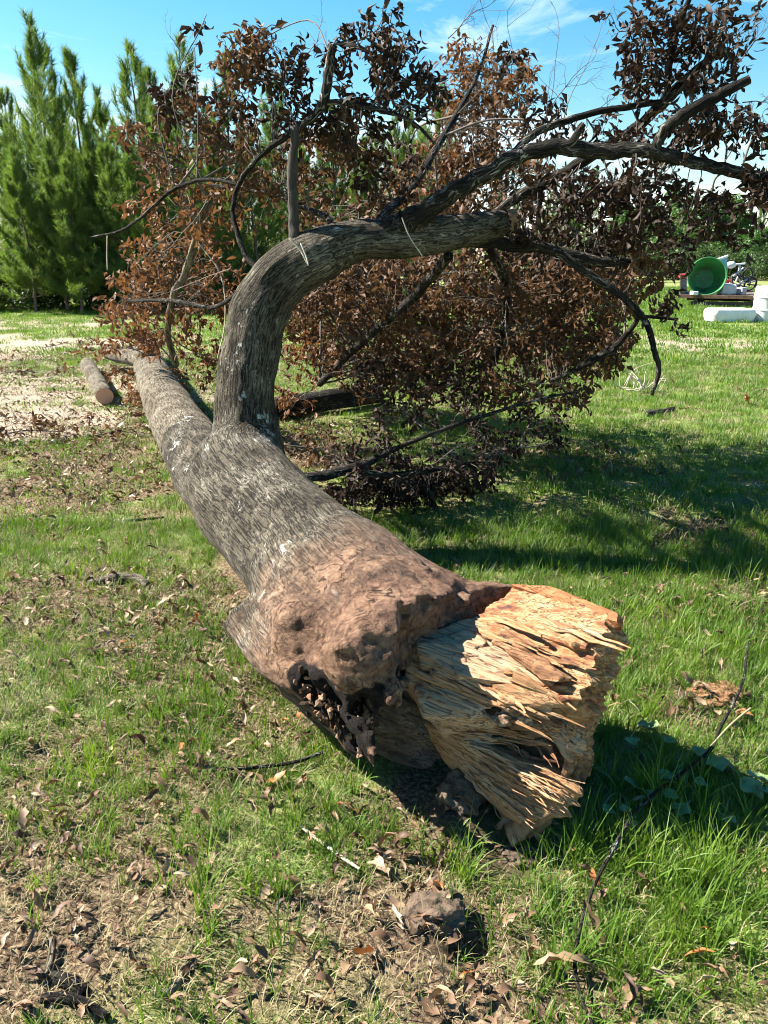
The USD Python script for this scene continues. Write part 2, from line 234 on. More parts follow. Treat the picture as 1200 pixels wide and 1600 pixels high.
def wood(name, ramp, stretch=(65, 65, 1.6), bump=1.0, crack=0.85):
    M(name, {'at': ('attribute', {'attribute': 'grain'}), 'mp': ('mapping', {'scale': stretch}), 'n': ('noise_texture', {'scale': 1.0, 'detail': 7, 'roughness': 0.7, 'distortion': 0.12}),
             'mp2': ('mapping', {'scale': tuple(x * 2.3 for x in stretch), 'location': (3.3, 1.2, 7.7)}), 'n3': ('noise_texture', {'scale': 1.0, 'detail': 3, 'roughness': 0.6, 'distortion': 0.15}), 'sb': ('math', {'math_type': 'subtract', 'value2': 0.5}), 'ab': ('math', {'math_type': 'absolute'}), 'cr': ('map_range', {'from_min': 0.0, 'from_max': 0.028, 'to_min': crack, 'to_max': 0.0, 'clamp': True}),
             'geo': ('geometry', {}), 'n2': ('noise_texture', {'scale': 9.0, 'detail': 8, 'roughness': 0.7}), 'gate': ('map_range', {'from_min': 0.42, 'from_max': 0.56, 'clamp': True}), 'cg': ('math', {'math_type': 'multiply'}), 'f': ('mix_float', {'fac': 0.5}), 'r': ('rgb_ramp', {'ramp': ramp}), 'cx': ('mix', {'color2': tuple(0.22 * c for c in ramp[1][1])}),
             'hh': ('math', {'math_type': 'subtract'}), 'b': ('bump', {'strength': bump, 'distance': 0.008}), 'p': ('principled_bsdf', {'roughness': 0.85, 'specular_ior_level': 0.15})},
      [('at.vector', 'mp.vector'), ('mp.vector', 'n.vector'), ('at.vector', 'mp2.vector'), ('mp2.vector', 'n3.vector'), ('n3.fac', 'sb.value1'), ('sb.value', 'ab.value1'), ('ab.value', 'cr.value'), ('geo.position', 'n2.vector'), ('n2.fac', 'gate.value'), ('cr.result', 'cg.value1'), ('gate.result', 'cg.value2'),
       ('n.fac', 'f.a'), ('n2.fac', 'f.b'), ('f.result', 'r.fac'), ('r.color', 'cx.color1'), ('cg.value', 'cx.fac'), ('cx.color', 'p.base_color'), ('n.fac', 'hh.value1'), ('cg.value', 'hh.value2'), ('hh.value', 'b.height'), ('b.normal', 'p.normal')], 'p.BSDF')
wood('fresh_wood', [(0.368, (0.1056, 0.0477, 0.0224)), (0.440, (0.3251, 0.1687, 0.0820)), (0.500, (0.3658, 0.1980, 0.0968)), (0.572, (0.4306, 0.2605, 0.1415)), (0.680, (0.4632, 0.3080, 0.1862))])
wood('pale_wood', [(0.368, (0.1121, 0.0554, 0.0325)), (0.440, (0.3364, 0.1994, 0.1155)), (0.500, (0.3605, 0.2290, 0.1371)), (0.620, (0.4325, 0.3029, 0.1948))], (50, 50, 2.0))
wood('orange_wood', [(0.380, (0.0679, 0.0340, 0.0284)), (0.440, (0.2035, 0.0815, 0.0365)), (0.482, (0.2848, 0.1494, 0.0690)), (0.548, (0.3390, 0.2104, 0.1135)), (0.650, (0.3663, 0.2513, 0.1541))], (45, 45, 2.5))
wood('brown_wood', [(0.368, (0.0440, 0.0220, 0.0132)), (0.470, (0.1760, 0.0880, 0.0440)), (0.560, (0.2992, 0.1672, 0.0880)), (0.680, (0.3960, 0.2552, 0.1408))], (40, 40, 2.5))
wood('rot', [(0.380, (0.0048, 0.0032, 0.0024)), (0.500, (0.0240, 0.0136, 0.0080)), (0.608, (0.0800, 0.0440, 0.0240)), (0.710, (0.1760, 0.0960, 0.0560))], (25, 25, 14))
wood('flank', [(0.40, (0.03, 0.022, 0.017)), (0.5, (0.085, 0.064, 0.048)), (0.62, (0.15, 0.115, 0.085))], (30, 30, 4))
wood('crumb', [(0.380, (0.0800, 0.0480, 0.0320)), (0.500, (0.2400, 0.1520, 0.1000)), (0.680, (0.3600, 0.2480, 0.1680))], (30, 30, 30))
wood('red_bark', [(0.380, (0.0800, 0.0280, 0.0144)), (0.530, (0.2560, 0.0960, 0.0400)), (0.680, (0.3360, 0.1520, 0.0720))], (30, 30, 6))
simple('soil', [(0.3, (0.035, 0.024, 0.016)), (0.7, (0.13, 0.09, 0.06))], 30, 0.95, 1.0, dist=0.02)

# ------------------------------------------------------------------ the ground
LEN = lambda P: np.r_[0, np.cumsum(np.linalg.norm(np.diff(P, axis=0), axis=1))]
def gauss(x, y, cx, cy, rx, ry, rot=0.0):
    dx, dy = x - cx, y - cy; c, s = math.cos(rot), math.sin(rot)
    return np.exp(-(((dx * c + dy * s) / rx)**2 + ((-dx * s + dy * c) / ry)**2))
MOUNDS = [(*G(715, 1275)[:2], 0.10, 0.09, 0.075), (*G(690, 1450)[:2], 0.10, 0.07, 0.05), (*G(1090, 1095)[:2], 0.10, 0.08, 0.03), (*G(400, 1060)[:2], 0.12, 0.10, 0.04)]
HOLES = [(*G(738, 1478)[:2], 0.045, 0.03, 0.07), (*G(650, 1262)[:2], 0.06, 0.05, 0.03)]
def RUT(x, y):
    a, b = G(1000, 868)[:2], G(1215, 760)[:2]; d = (b - a) / np.linalg.norm(b - a); t = (x - a[0]) * d[0] + (y - a[1]) * d[1]; u = -(x - a[0]) * d[1] + (y - a[1]) * d[0]
    return np.exp(-(u / 0.085)**2) / (1 + np.exp(-(t - 0.1) * 14)) / (1 + np.exp((t - 1.6) * 8))
def H(x, y):
    x, y = np.asarray(x, float), np.asarray(y, float); p = np.stack([x, y, 0 * x], -1)
    near = np.exp(-(np.hypot(x, y - 3) / 14)**2)
    h = 0.05 * (fb(p * 0.9, 3, 3) - 0.5) + near * 0.035 * (fb(p * 5.0, 3, 5) - 0.5) + near * 0.018 * (fb(p * 22, 2, 9) - 0.5)
    for cx, cy, rx, ry, a in MOUNDS: h = h + a * gauss(x, y, cx, cy, rx, ry)
    for cx, cy, rx, ry, a in HOLES: h = h - a * gauss(x, y, cx, cy, rx, ry)
    return h - 0.07 * RUT(x, y) + 0.02 * np.exp(-((np.hypot(x - 2.0, y - 4.2)) / 0.6)**2) * 0
def sand_mask(x, y):
    p = np.stack([x, y, 0 * x], -1); n = fb(p * 1.1, 4, 31) - 0.5; f = fb(p * 6, 3, 33) - 0.5
    m = 1.25 * gauss(x, y, -5.6, 10.0, 2.4, 2.6, 0.5) + 1.0 * gauss(x, y, -4.3, 8.0, 1.6, 1.3) + 1.0 * gauss(x, y, -3.4, 9.6, 1.4, 1.5) + 1.0 * gauss(x, y, -8.5, 15.0, 5.0, 2.6) + 0.95 * gauss(x, y, -11, 20.5, 6.0, 2.2) + 1.15 * gauss(x, y, 7.0, 15.4, 4.6, 1.3) + 0.7 * gauss(x, y, 6.5, 27.5, 3.2, 2.2) + 0.55 * gauss(x, y, 5.0, 9.8, 1.6, 0.8)
    return np.clip((m + 1.1 * n + 0.5 * f - 0.42) * 3.2, 0, 1)
LITTER = [(60, 1330, 210, 130), (40, 1480, 190, 150), (690, 1480, 190, 90), (780, 1560, 240, 80), (270, 950, 150, 60), (420, 1110, 130, 90), (330, 1200, 160, 60), (660, 1250, 110, 80), (100, 940, 150, 50), (90, 690, 160, 35), (110, 760, 140, 40), (1090, 1100, 110, 50), (640, 1340, 80, 60), (250, 1000, 120, 40), (1120, 940, 140, 45), (1090, 1105, 120, 45), (1110, 830, 130, 30), (920, 720, 130, 25), (480, 690, 90, 40), (560, 1420, 120, 50)]
def litter_mask(x, y):
    p = np.stack([x, y, 0 * x], -1); px, py, _ = proj(np.stack([x, y, 0 * x], -1)); m = 0 * x
    for cx, cy, rx, ry in LITTER:
        g = G(cx, cy); ex, ey = abs(G(cx + rx, cy)[0] - g[0]), abs(G(cx, cy - ry)[1] - g[1]); m = np.maximum(m, gauss(x, y, g[0], g[1], ex, ey))
    left = 1 / (1 + np.exp((x - 0.35 + 0.10 * (y - 2)) * 5))
    return np.clip((0.95 * m + 1.5 * (fb(p * 2.6, 4, 41) - 0.5) + 0.10 + 0.22 * left - 0.25) * 1.7, 0, 1)
def axis_lines(fine, step, far, grow):
    a = [0.0]
    while a[-1] < fine: a.append(a[-1] + step)
    s = step
    while a[-1] < far: s *= grow; a.append(a[-1] + s)
    return np.array(a)
xs = axis_lines(2.4, 0.03, 600, 1.085); xs = np.r_[-xs[:0:-1], xs]
ys = 0.7 + axis_lines(4.6, 0.03, 900, 1.06); ys = np.r_[0.7 - axis_lines(0.2, 0.1, 300, 1.35)[:0:-1], ys]
gx, gy = np.meshgrid(xs, ys, indexing='ij'); nx, ny = gx.shape
gi = np.arange(nx * ny).reshape(nx, ny); q = np.stack([gi[:-1, :-1], gi[1:, :-1], gi[1:, 1:], gi[:-1, 1:]], -1).reshape(-1, 4)
gv = np.stack([gx, gy, H(gx, gy)], -1).reshape(-1, 3)
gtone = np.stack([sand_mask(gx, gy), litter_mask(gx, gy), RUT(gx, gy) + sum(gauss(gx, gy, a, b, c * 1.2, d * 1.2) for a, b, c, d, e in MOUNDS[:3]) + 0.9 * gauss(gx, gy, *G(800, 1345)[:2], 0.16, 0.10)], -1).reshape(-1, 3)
M('ground', {'geo': ('geometry', {}), 'at': ('attribute', {'attribute': 'tone'}), 'sp': ('separate_color', {}),
    'n1': ('noise_texture', {'scale': 3.0, 'detail': 8, 'roughness': 0.65}), 'n2': ('noise_texture', {'scale': 70, 'detail': 6, 'roughness': 0.7}), 'n3': ('noise_texture', {'scale': 0.35, 'detail': 5}),
    'dirt': ('rgb_ramp', {'ramp': [(0.38, (0.09, 0.07, 0.035)), (0.5, (0.22, 0.185, 0.09)), (0.62, (0.38, 0.33, 0.18))]}),
    'turf': ('rgb_ramp', {'ramp': [(0.36, (0.05, 0.10, 0.016)), (0.5, (0.12, 0.19, 0.035)), (0.62, (0.24, 0.26, 0.09))]}),
    'sand': ('rgb_ramp', {'ramp': [(0.38, (0.17, 0.13, 0.095)), (0.5, (0.32, 0.26, 0.19)), (0.62, (0.42, 0.36, 0.275))]}),
    'lit': ('rgb_ramp', {'ramp': [(0.38, (0.045, 0.03, 0.02)), (0.5, (0.14, 0.095, 0.058)), (0.62, (0.30, 0.22, 0.14))]}),
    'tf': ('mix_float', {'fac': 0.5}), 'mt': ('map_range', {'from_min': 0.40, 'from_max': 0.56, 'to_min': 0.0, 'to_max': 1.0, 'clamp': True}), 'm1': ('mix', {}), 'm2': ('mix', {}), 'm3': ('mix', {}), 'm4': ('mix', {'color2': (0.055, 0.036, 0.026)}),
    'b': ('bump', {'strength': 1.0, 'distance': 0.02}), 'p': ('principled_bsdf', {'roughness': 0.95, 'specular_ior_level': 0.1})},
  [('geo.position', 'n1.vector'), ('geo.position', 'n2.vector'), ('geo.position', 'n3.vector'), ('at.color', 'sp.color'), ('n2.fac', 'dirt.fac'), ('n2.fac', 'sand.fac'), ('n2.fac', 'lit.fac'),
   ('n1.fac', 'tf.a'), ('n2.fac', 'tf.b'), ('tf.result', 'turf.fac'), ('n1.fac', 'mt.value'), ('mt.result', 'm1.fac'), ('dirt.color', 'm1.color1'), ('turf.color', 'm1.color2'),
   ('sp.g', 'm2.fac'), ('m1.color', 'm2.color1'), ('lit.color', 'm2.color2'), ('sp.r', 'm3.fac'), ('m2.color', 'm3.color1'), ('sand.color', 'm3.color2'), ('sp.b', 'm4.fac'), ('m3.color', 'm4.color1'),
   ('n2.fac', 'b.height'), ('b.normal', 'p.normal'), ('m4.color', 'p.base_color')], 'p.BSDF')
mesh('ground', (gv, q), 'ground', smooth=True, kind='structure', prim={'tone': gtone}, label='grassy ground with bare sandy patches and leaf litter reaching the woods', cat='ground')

# ------------------------------------------------------------------ the fallen tree: trunk and stems
tree = xf('fallen_tree', 'uprooted oak lying on the grass with splintered base, arching stem and withered brown leaves', 'tree')
PA = np.array([(0.40, 1.68, 0.29, 0.25), (0.22, 1.98, 0.30, 0.285), (0.0, 2.35, 0.32, 0.325), (-0.16, 2.66, 0.33, 0.33), (-0.30, 3.05, 0.33, 0.29), (-0.51, 3.48, 0.36, 0.285), (-0.76, 3.9, 0.44, 0.285)]
  + [(*W(x, y, Y), r) for x, y, Y, r in [(385, 700, 4.13, 0.205), (383, 640, 4.2, 0.168), (387, 580, 4.25, 0.162), (396, 520, 4.28, 0.160), (417, 465, 4.3, 0.155), (452, 424, 4.3, 0.146), (502, 395, 4.3, 0.132), (560, 376, 4.3, 0.108), (620, 374, 4.32, 0.104), (690, 367, 4.36, 0.092), (745, 357, 4.4, 0.078), (782, 348, 4.43, 0.064)]])
PB = np.array([(-0.14, 2.95, 0.25, 0.25), (-0.50, 3.65, 0.25, 0.235), (-1.03, 4.6, 0.25, 0.24), (-1.48, 5.7, 0.24, 0.235), (-2.3, 7.9, 0.24, 0.225), (-3.4, 11.0, 0.26, 0.20), (-3.95, 12.7, 0.24, 0.15)])
A = spline(PA, 6); B = spline(PB, 8)
def field(P, lines, k, lumps=True):
    """smooth union of tapered capsules with bark coordinates of the nearest"""
    D = np.full(len(P), 1e3); best = np.full(len(P), 1e3); bc = np.zeros((len(P), 3))
    for Ln in lines:
        d1 = np.full(len(P), 1e3); T, U, V = frames(Ln[:, :3]); s = LEN(Ln[:, :3])
        for i in range(len(Ln) - 1):
            a, b = Ln[i], Ln[i + 1]; lo = np.minimum(a[:3], b[:3]) - max(a[3], b[3]) - 0.14; hi = np.maximum(a[:3], b[:3]) + max(a[3], b[3]) + 0.14
            m = np.flatnonzero(((P >= lo) & (P <= hi)).all(1))
            if not len(m): continue
            ab = b[:3] - a[:3]; rel = P[m] - a[:3]; t = np.clip(rel @ ab / (ab @ ab), 0, 1); off = rel - t[:, None] * ab
            d = np.linalg.norm(off, axis=1) - (a[3] + t * (b[3] - a[3])); d1[m] = np.minimum(d1[m], d)
            w = d < best[m]; mm = m[w]; best[mm] = d[w]
            bc[mm] = np.stack([(off @ U[i])[w], (off @ V[i])[w], s[i] + t[w] * (s[i + 1] - s[i])], 1)
        D = smin(D, d1, k)
    return D, bc
ax_ = nrm(np.array([0.54, -0.84, -0.03])); lat_ = nrm(np.array([0.84, 0.54, 0.0]))
LIP = spline([(*G(366, 976, 0.28), 0.02), (*G(400, 1008, 0.30), 0.05), (*G(440, 1036, 0.32), 0.07), (*G(500, 1056, 0.34), 0.075), (*G(562, 1066, 0.35), 0.065), (*G(572, 1094, 0.31), 0.035)], 5)
LIP3 = spline([(*G(660, 935, 0.45), 0.10), (*G(720, 945, 0.45), 0.09), (*G(775, 945, 0.46), 0.07), (*G(812, 930, 0.49), 0.04)], 4)
LIP2 = spline([(*G(366, 974, 0.28), 0.02), (*G(385, 968, 0.31), 0.05), (*G(420, 962, 0.36), 0.08), (*G(470, 980, 0.45), 0.10)], 4)
KNOB = [(*G(560, 1030, 0.50), 0.10), (*G(600, 1000, 0.53), 0.09)]
ROT = [(-0.25, 2.06, 0.345, 0.042), (-0.19, 2.01, 0.335, 0.046), (-0.145, 1.99, 0.335, 0.040), (-0.094, 1.93, 0.34, 0.050), (-0.055, 1.90, 0.345, 0.055), (-0.02, 1.90, 0.40, 0.045), (-0.12, 2.0, 0.27, 0.05), (-0.06, 1.95, 0.25, 0.06), (-0.20, 2.10, 0.25, 0.035), (0.0, 1.99, 0.30, 0.10), (0.06, 1.98, 0.40, 0.05)]
def trunk_field(P):
    D, bc = field(P, [A, B], 0.10)
    near = (P[:, 1] < 3.1) & (P[:, 0] > -0.9)
    Pn = P[near]; d2, _ = field(Pn, [LIP], 0.02); d3, _ = field(Pn, [LIP2], 0.02); d4, _ = field(Pn, [LIP3], 0.02); Dn = smin(smin(smin(D[near], d2, 0.08), d3, 0.07), d4, 0.08)
    for kx, ky, kz, kr in KNOB: Dn = smin(Dn, np.linalg.norm(Pn - [kx, ky, kz], axis=1) - kr, 0.08)
    Dn = Dn + 0.035 * (fb(Pn * 6.5, 4, 12) - 0.5) * np.clip((3.0 - Pn[:, 1]) * 2, 0, 1) + 0.05 * (fb(Pn * 17, 4, 13) - 0.5) * np.clip((Pn @ ax_ + 2.15) * 2.4, 0, 1)
    # the torn end: a ragged break across the stem
    s = Pn @ ax_; l = Pn @ lat_; z = Pn[:, 2]
    und = np.clip((0.395 + 0.03 * (fb(Pn * 14, 3, 19) - 0.5) - z) / 0.07, 0, 1) * np.clip((l - 0.98) / 0.10, 0, 1)
    cut = s - (-1.575 + 0.14 * (fb(Pn * 9, 4, 14) - 0.5) + 0.06 * (fb(Pn * 30, 3, 20) - 0.5) - 0.15 * np.clip((l - 1.045) / 0.11, 0, 1) - 0.10 * np.clip((l - 1.2) / 0.5, 0, 1) - 0.40 * und)
    Dn = np.maximum(Dn, cut)
    # rot pockets eaten out under the lip
    for cx, cy, cz, rr in ROT: Dn = np.maximum(Dn, rr - np.linalg.norm((Pn - [cx, cy, cz]) * [1, 1, 1.25], axis=1) - 0.12 * (fb(Pn * 17, 4, 15) - 0.5))
    D[near] = Dn
    q = bc * [7, 7, 1.6]; q2 = bc * [32, 32, 5]
    D = D + 0.022 * (fb(q, 3, 16) - 0.5) + 0.017 * (fb(q2, 3, 17) - 0.5)
    bumps = fb(P * 3.3, 3, 18) - 0.5
    return D + np.where(P[:, 1] > 3.8, np.where(P[:, 2] > 0.7, 0.05, 0.03), 0.03) * bumps, bc
def grid_mesh(f, lo, hi, h):
    n = np.ceil((np.asarray(hi) - lo) / h).astype(int) + 1
    # coarse pass, then only the cells near the surface are filled in
    axs = [lo[k] + h * np.arange(n[k]) for k in range(3)]
    D = np.full(n, 1.0, np.float32); C = 8
    cs = [np.arange(0, n[k], C) for k in range(3)]
    cc = np.stack(np.meshgrid(*[lo[k] + h * (cs[k] + C / 2) for k in range(3)], indexing='ij'), -1).reshape(-1, 3)
    d, _ = f(cc); dd = np.abs(d) < h * C * 1.15 + 0.05
    I = np.stack(np.meshgrid(*cs, indexing='ij'), -1).reshape(-1, 3)
    inside = d < 0
    for (i, j, k) in I[inside & ~dd]: D[i:i+C, j:j+C, k:k+C] = -1
    blocks = I[dd]; o = np.stack(np.meshgrid(*[np.arange(C)] * 3, indexing='ij'), -1).reshape(-1, 3)
    for s in range(0, len(blocks), 1500):
        ii = (blocks[s:s + 1500, None] + o[None]).reshape(-1, 3); ok = (ii < n).all(1); ii = ii[ok]
        D[tuple(ii.T)] = f(lo + h * ii)[0]
    return surface_nets(D, np.asarray(lo, float), h)
hv = 0.010
v1, f1 = grid_mesh(trunk_field, np.array([-1.75, 1.55, -0.10]), np.array([0.85, 5.6, 1.98]), hv)
far = lambda P: (lambda r: (r[0] + 0.022 * (fb(r[1] * [7, 7, 1.6], 3, 16) - 0.5) + 0.010 * (fb(r[1] * [26, 26, 6], 3, 17) - 0.5) + 0.03 * (fb(P * 3.3, 3, 18) - 0.5), r[1]))(field(P, [B], 0.1))
v2, f2 = grid_mesh(far, np.array([-4.3, 5.58, -0.10]), np.array([-1.05, 13.0, 0.62]), 0.02)
# keep each grid on its own side of y = 5.59
f1 = f1[v1[f1][:, :, 1].min(1) < 5.575]
_, bc1 = field(v1, [A, B], 0.1); _, bc2 = field(v2, [B], 0.1)
reach = v1 @ ax_
tone_r = np.clip((reach + 2.62) / 0.75, 0, 1)
cave = np.zeros(len(v1))
for cx, cy, cz, rr in ROT: cave = np.maximum(cave, np.clip(1.75 - np.linalg.norm(v1 - [cx, cy, cz], axis=1) / (rr + 0.018), 0, 1) * (0.75 + 0.5 * fb(v1 * 30, 2, 21)))
mesh('trunk', (v1, f1), 'trunk_bark', tree, smooth=True, label='grey ridged trunk arching up from the torn reddish base', prim={'bark': bc1, 'tone': np.stack([tone_r, cave, np.exp(-((v1[:, 2] - 0.74) / 0.20)**2) * (v1[:, 1] > 3.8) - 0.5 * (v1[:, 1] < 3.6)], 1)})
mesh('second_stem', (v2, f2), 'log_bark', tree, smooth=True, label='pale stem lying along the ground away from the base', prim={'bark': bc2})

# ------------------------------------------------------------------ the torn wood of the base
def grain_of(P, f): f = nrm(f); e1 = nrm(np.cross(f, [0.2, 0.1, 1])); e2 = np.cross(f, e1); P = np.asarray(P); return np.stack([P @ e1, P @ e2, P @ f], -1)
def slab(name, pts, thick, fibre, mat, seed, amp=0.012, fine=0.006, res=0.007, jag=0.03, label=None, push=None):
    """a torn slab of wood: hull of a face and its back, roughened along the grain, its downstream edge frayed"""
    P = np.array([G(*p) for p in pts]); c = P.mean(0); u, s_, vt = np.linalg.svd(P - c); nn = vt[2]
    nn = nn if nn @ (np.array([0, 0, HCAM]) - c) > 0 else -nn
    back = np.array(push if push is not None else -nn) * thick
    hull = m3.Manifold.hull_points(np.vstack([P, P + back, (P + back * 0.5) + (P - c) * 0.03]).tolist()) if hasattr(m3.Manifold, 'hull_points') else None
    mm = hull.refine_to_length(res).to_mesh(); v = np.array(mm.vert_properties[:, :3], float); f = np.array(mm.tri_verts)
    g = grain_of(v, fibre); n = trimesh.Trimesh(v, f, process=False).vertex_normals; fd = nrm(fibre)
    ridged = 1 - 2 * np.abs(fb(g * [42, 42, 1.3], 3, seed) - 0.5)
    d = amp * 2.6 * (fb(g * [15, 15, 0.9], 3, seed + 1) - 0.5) + fine * (ridged - 0.5) * 2 + amp * 0.9 * (fb(v * 9, 3, seed + 2) - 0.5)
    v = v + n * d[:, None]
    t = g[:, 2]; w = np.clip((t - np.quantile(t, 0.45)) / (t.max() - np.quantile(t, 0.45)), 0, 1)
    v = v + fd * (w**1.5 * jag * 2 * (fb(g * [55, 55, 1.0], 2, seed + 3) - 0.62))[:, None]
    mesh(name, (v, f), mat, tree, smooth=35, label=label, prim=None)
    return v, f, fibre
# smooth=angle splits vertices, so the grain coordinates are written after the split
def slab_mesh(name, v, f, fibre, mat, label=None, parent=None):
    tm = trimesh.graph.smooth_shade(trimesh.Trimesh(v, f, process=False), angle=np.radians(38), facet_minarea=None)
    v, f = np.array(tm.vertices), np.array(tm.faces)
    return mesh(name, (v, f), mat, parent or tree, smooth=True, label=label, prim={'grain': grain_of(v, fibre)})
_mesh = mesh
def slab2(*a, **k):
    hold = {}
    def grab(name, mv, mat, parent=None, smooth=False, label=None, prim=None): hold['x'] = (name, mv, mat, label)
    globals()['mesh'] = grab
    try: v, f, fib = slab(*a, **k)
    finally: globals()['mesh'] = _mesh
    nm, mv, mat, lb = hold['x']; slab_mesh(nm, v, f, fib, mat, lb)
    return v, f
F1 = G(885, 1095, 0.40) - G(690, 1020, 0.45); F2 = G(890, 1260, 0.16) - G(690, 1150, 0.20); F3 = G(800, 1318, 0.02) - G(700, 1165, 0.15)
slab2('wood_slab', [(730, 978, 0.47), (800, 920, 0.53), (962, 964, 0.60), (952, 990, 0.57), (908, 1092, 0.43), (880, 1096, 0.41)], 0.13, F1, 'orange_wood', 101, 0.011, 0.007, 0.006, 0.055, label='thick orange slab at the top of the torn base')
slab2('wood_slab', [(640, 1002, 0.46), (745, 966, 0.49), (800, 1000, 0.47), (888, 1098, 0.40), (838, 1126, 0.33), (760, 1118, 0.31), (690, 1130, 0.28), (634, 1066, 0.35)], 0.09, F1, 'pale_wood', 111, 0.010, 0.009, 0.005, 0.08, label='pale crumbling face of torn wood')
slab2('wood_slab', [(650, 1112, 0.20), (840, 1112, 0.23), (905, 1100, 0.30), (920, 1165, 0.23), (902, 1215, 0.16), (800, 1205, 0.13), (700, 1165, 0.12)], 0.12, F1, 'brown_wood', 121, 0.018, 0.005, 0.007, 0.03, label='hollowed reddish brown wood under the pale face')
slab2('wood_slab', [(660, 1128, 0.21), (740, 1160, 0.23), (850, 1205, 0.21), (895, 1238, 0.185), (880, 1268, 0.14), (820, 1290, 0.08), (790, 1270, 0.06), (700, 1190, 0.10)], 0.07, F2, 'fresh_wood', 131, 0.007, 0.006, 0.005, 0.06, label='fan of fresh splintered wood low on the base')
slab2('wood_slab', [(770, 1235, 0.085), (870, 1262, 0.13), (845, 1290, 0.075), (800, 1321, 0.012), (788, 1290, 0.03)], 0.035, F3, 'fresh_wood', 141, 0.003, 0.003, 0.005, 0.015, label='pointed tongue of pale wood touching the grass')
slab2('wood_slab', [(930, 1040, 0.46), (946, 1045, 0.44), (935, 1100, 0.35), (905, 1200, 0.21), (880, 1215, 0.19), (890, 1110, 0.36)], 0.10, F1 + np.array([0, 0, -0.05]), 'brown_wood', 151, 0.012, 0.008, 0.007, 0.03, label='shaggy brown fibre at the right edge of the base', push=nrm(np.array([0.5, 0.8, 0.1])))
slab2('bark_strip', [(800, 914, 0.535), (860, 918, 0.575), (965, 960, 0.61), (966, 972, 0.60), (880, 932, 0.575)], 0.035, G(962, 964, 0.6) - G(800, 918, 0.53), 'red_bark', 161, 0.004, 0.004, 0.007, 0.01, label='red inner bark along the top edge')
slab2('rotten_core', [(580, 1085, 0.33), (640, 1040, 0.36), (668, 1115, 0.24), (700, 1185, 0.07), (650, 1200, 0.02), (580, 1178, 0.02), (566, 1120, 0.24)], 0.16, F1, 'flank', 171, 0.03, 0.012, 0.008, 0.02, label='black rotten hollow between bark and wood', push=nrm(np.array([-0.3, 0.9, 0.1])))
for i, (pp, th, mt, fs) in enumerate([
    ([(655, 1008, 0.465), (735, 985, 0.485), (770, 1010, 0.48), (735, 1035, 0.45), (660, 1040, 0.42)], 0.03, 'pale_wood', F1),
    ([(700, 1020, 0.46), (790, 1010, 0.48), (870, 1070, 0.43), (800, 1068, 0.43), (715, 1055, 0.435)], 0.028, 'pale_wood', F1),
    ([(650, 1075, 0.36), (720, 1062, 0.40), (790, 1100, 0.37), (740, 1122, 0.325), (665, 1118, 0.315)], 0.03, 'pale_wood', F1),
    ([(770, 1070, 0.425), (840, 1072, 0.435), (893, 1101, 0.405), (850, 1110, 0.375), (790, 1098, 0.39)], 0.03, 'fresh_wood', F1),
    ([(760, 1095, 0.36), (850, 1105, 0.36), (878, 1135, 0.325), (800, 1140, 0.30)], 0.035, 'brown_wood', F1),
    ([(850, 1130, 0.32), (893, 1120, 0.34), (918, 1172, 0.26), (890, 1190, 0.23)], 0.03, 'pale_wood', F1),
    ([(830, 950, 0.535), (925, 985, 0.555), (905, 1010, 0.54), (815, 975, 0.52)], 0.015, 'orange_wood', F1),
    ([(790, 985, 0.51), (880, 1050, 0.485), (870, 1065, 0.47), (770, 1000, 0.495)], 0.02, 'brown_wood', F1)]):
    slab2('wood_flake', pp, th, fs, mt, 400 + 7 * i, 0.008, 0.007, 0.005, 0.07)
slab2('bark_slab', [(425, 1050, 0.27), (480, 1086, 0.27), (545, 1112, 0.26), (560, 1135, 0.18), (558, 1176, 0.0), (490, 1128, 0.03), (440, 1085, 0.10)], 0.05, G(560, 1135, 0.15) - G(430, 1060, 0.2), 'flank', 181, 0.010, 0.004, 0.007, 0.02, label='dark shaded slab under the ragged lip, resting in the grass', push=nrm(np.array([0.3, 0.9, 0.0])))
# splinters: thin wedges along the grain
def wedge(p0, p1, w0, h0, up, taper=0.25, bend=0.0, seed=0):
    r = rng(seed); d = nrm(p1 - p0); side = nrm(np.cross(d, up)); up = np.cross(side, d); n = 5; V = []
    for i in range(n):
        t = i / (n - 1); k = 1 - (1 - taper) * t**1.4; c = p0 + (p1 - p0) * t + up * bend * t * t + side * 0.003 * r.normal()
        jw = 1 + 0.25 * r.normal(); jh = 1 + 0.25 * r.normal()
        V += [c - side * w0 * k * jw / 2 - up * h0 * k / 2, c + side * w0 * k * jw / 2 - up * h0 * k / 2, c + side * w0 * k * 0.6 / 2 + up * h0 * k * jh / 2, c - side * w0 * k * 0.7 / 2 + up * h0 * k * jh / 2]
    F = []
    for i in range(n - 1):
        for j in range(4): a, b = i * 4 + j, i * 4 + (j + 1) % 4; F += [(a, b, b + 4), (a, b + 4, a + 4)]
    F += [(0, 2, 1), (0, 3, 2), (n*4-4, n*4-3, n*4-2), (n*4-4, n*4-2, n*4-1)]
    return np.array(V), np.array(F)
r = rng(5); CAMP = np.array([0, 0, HCAM])
def splinter(a, b, w, h, mat='fresh_wood', seed=0, bend=0.0, taper=0.25):
    up = nrm(CAMP - (a + b) / 2); v, f = wedge(a, b, w, h, up, taper, bend, seed)
    _mesh('splinter', (v, f), mat, tree, smooth=False, prim={'grain': grain_of(v, b - a)})
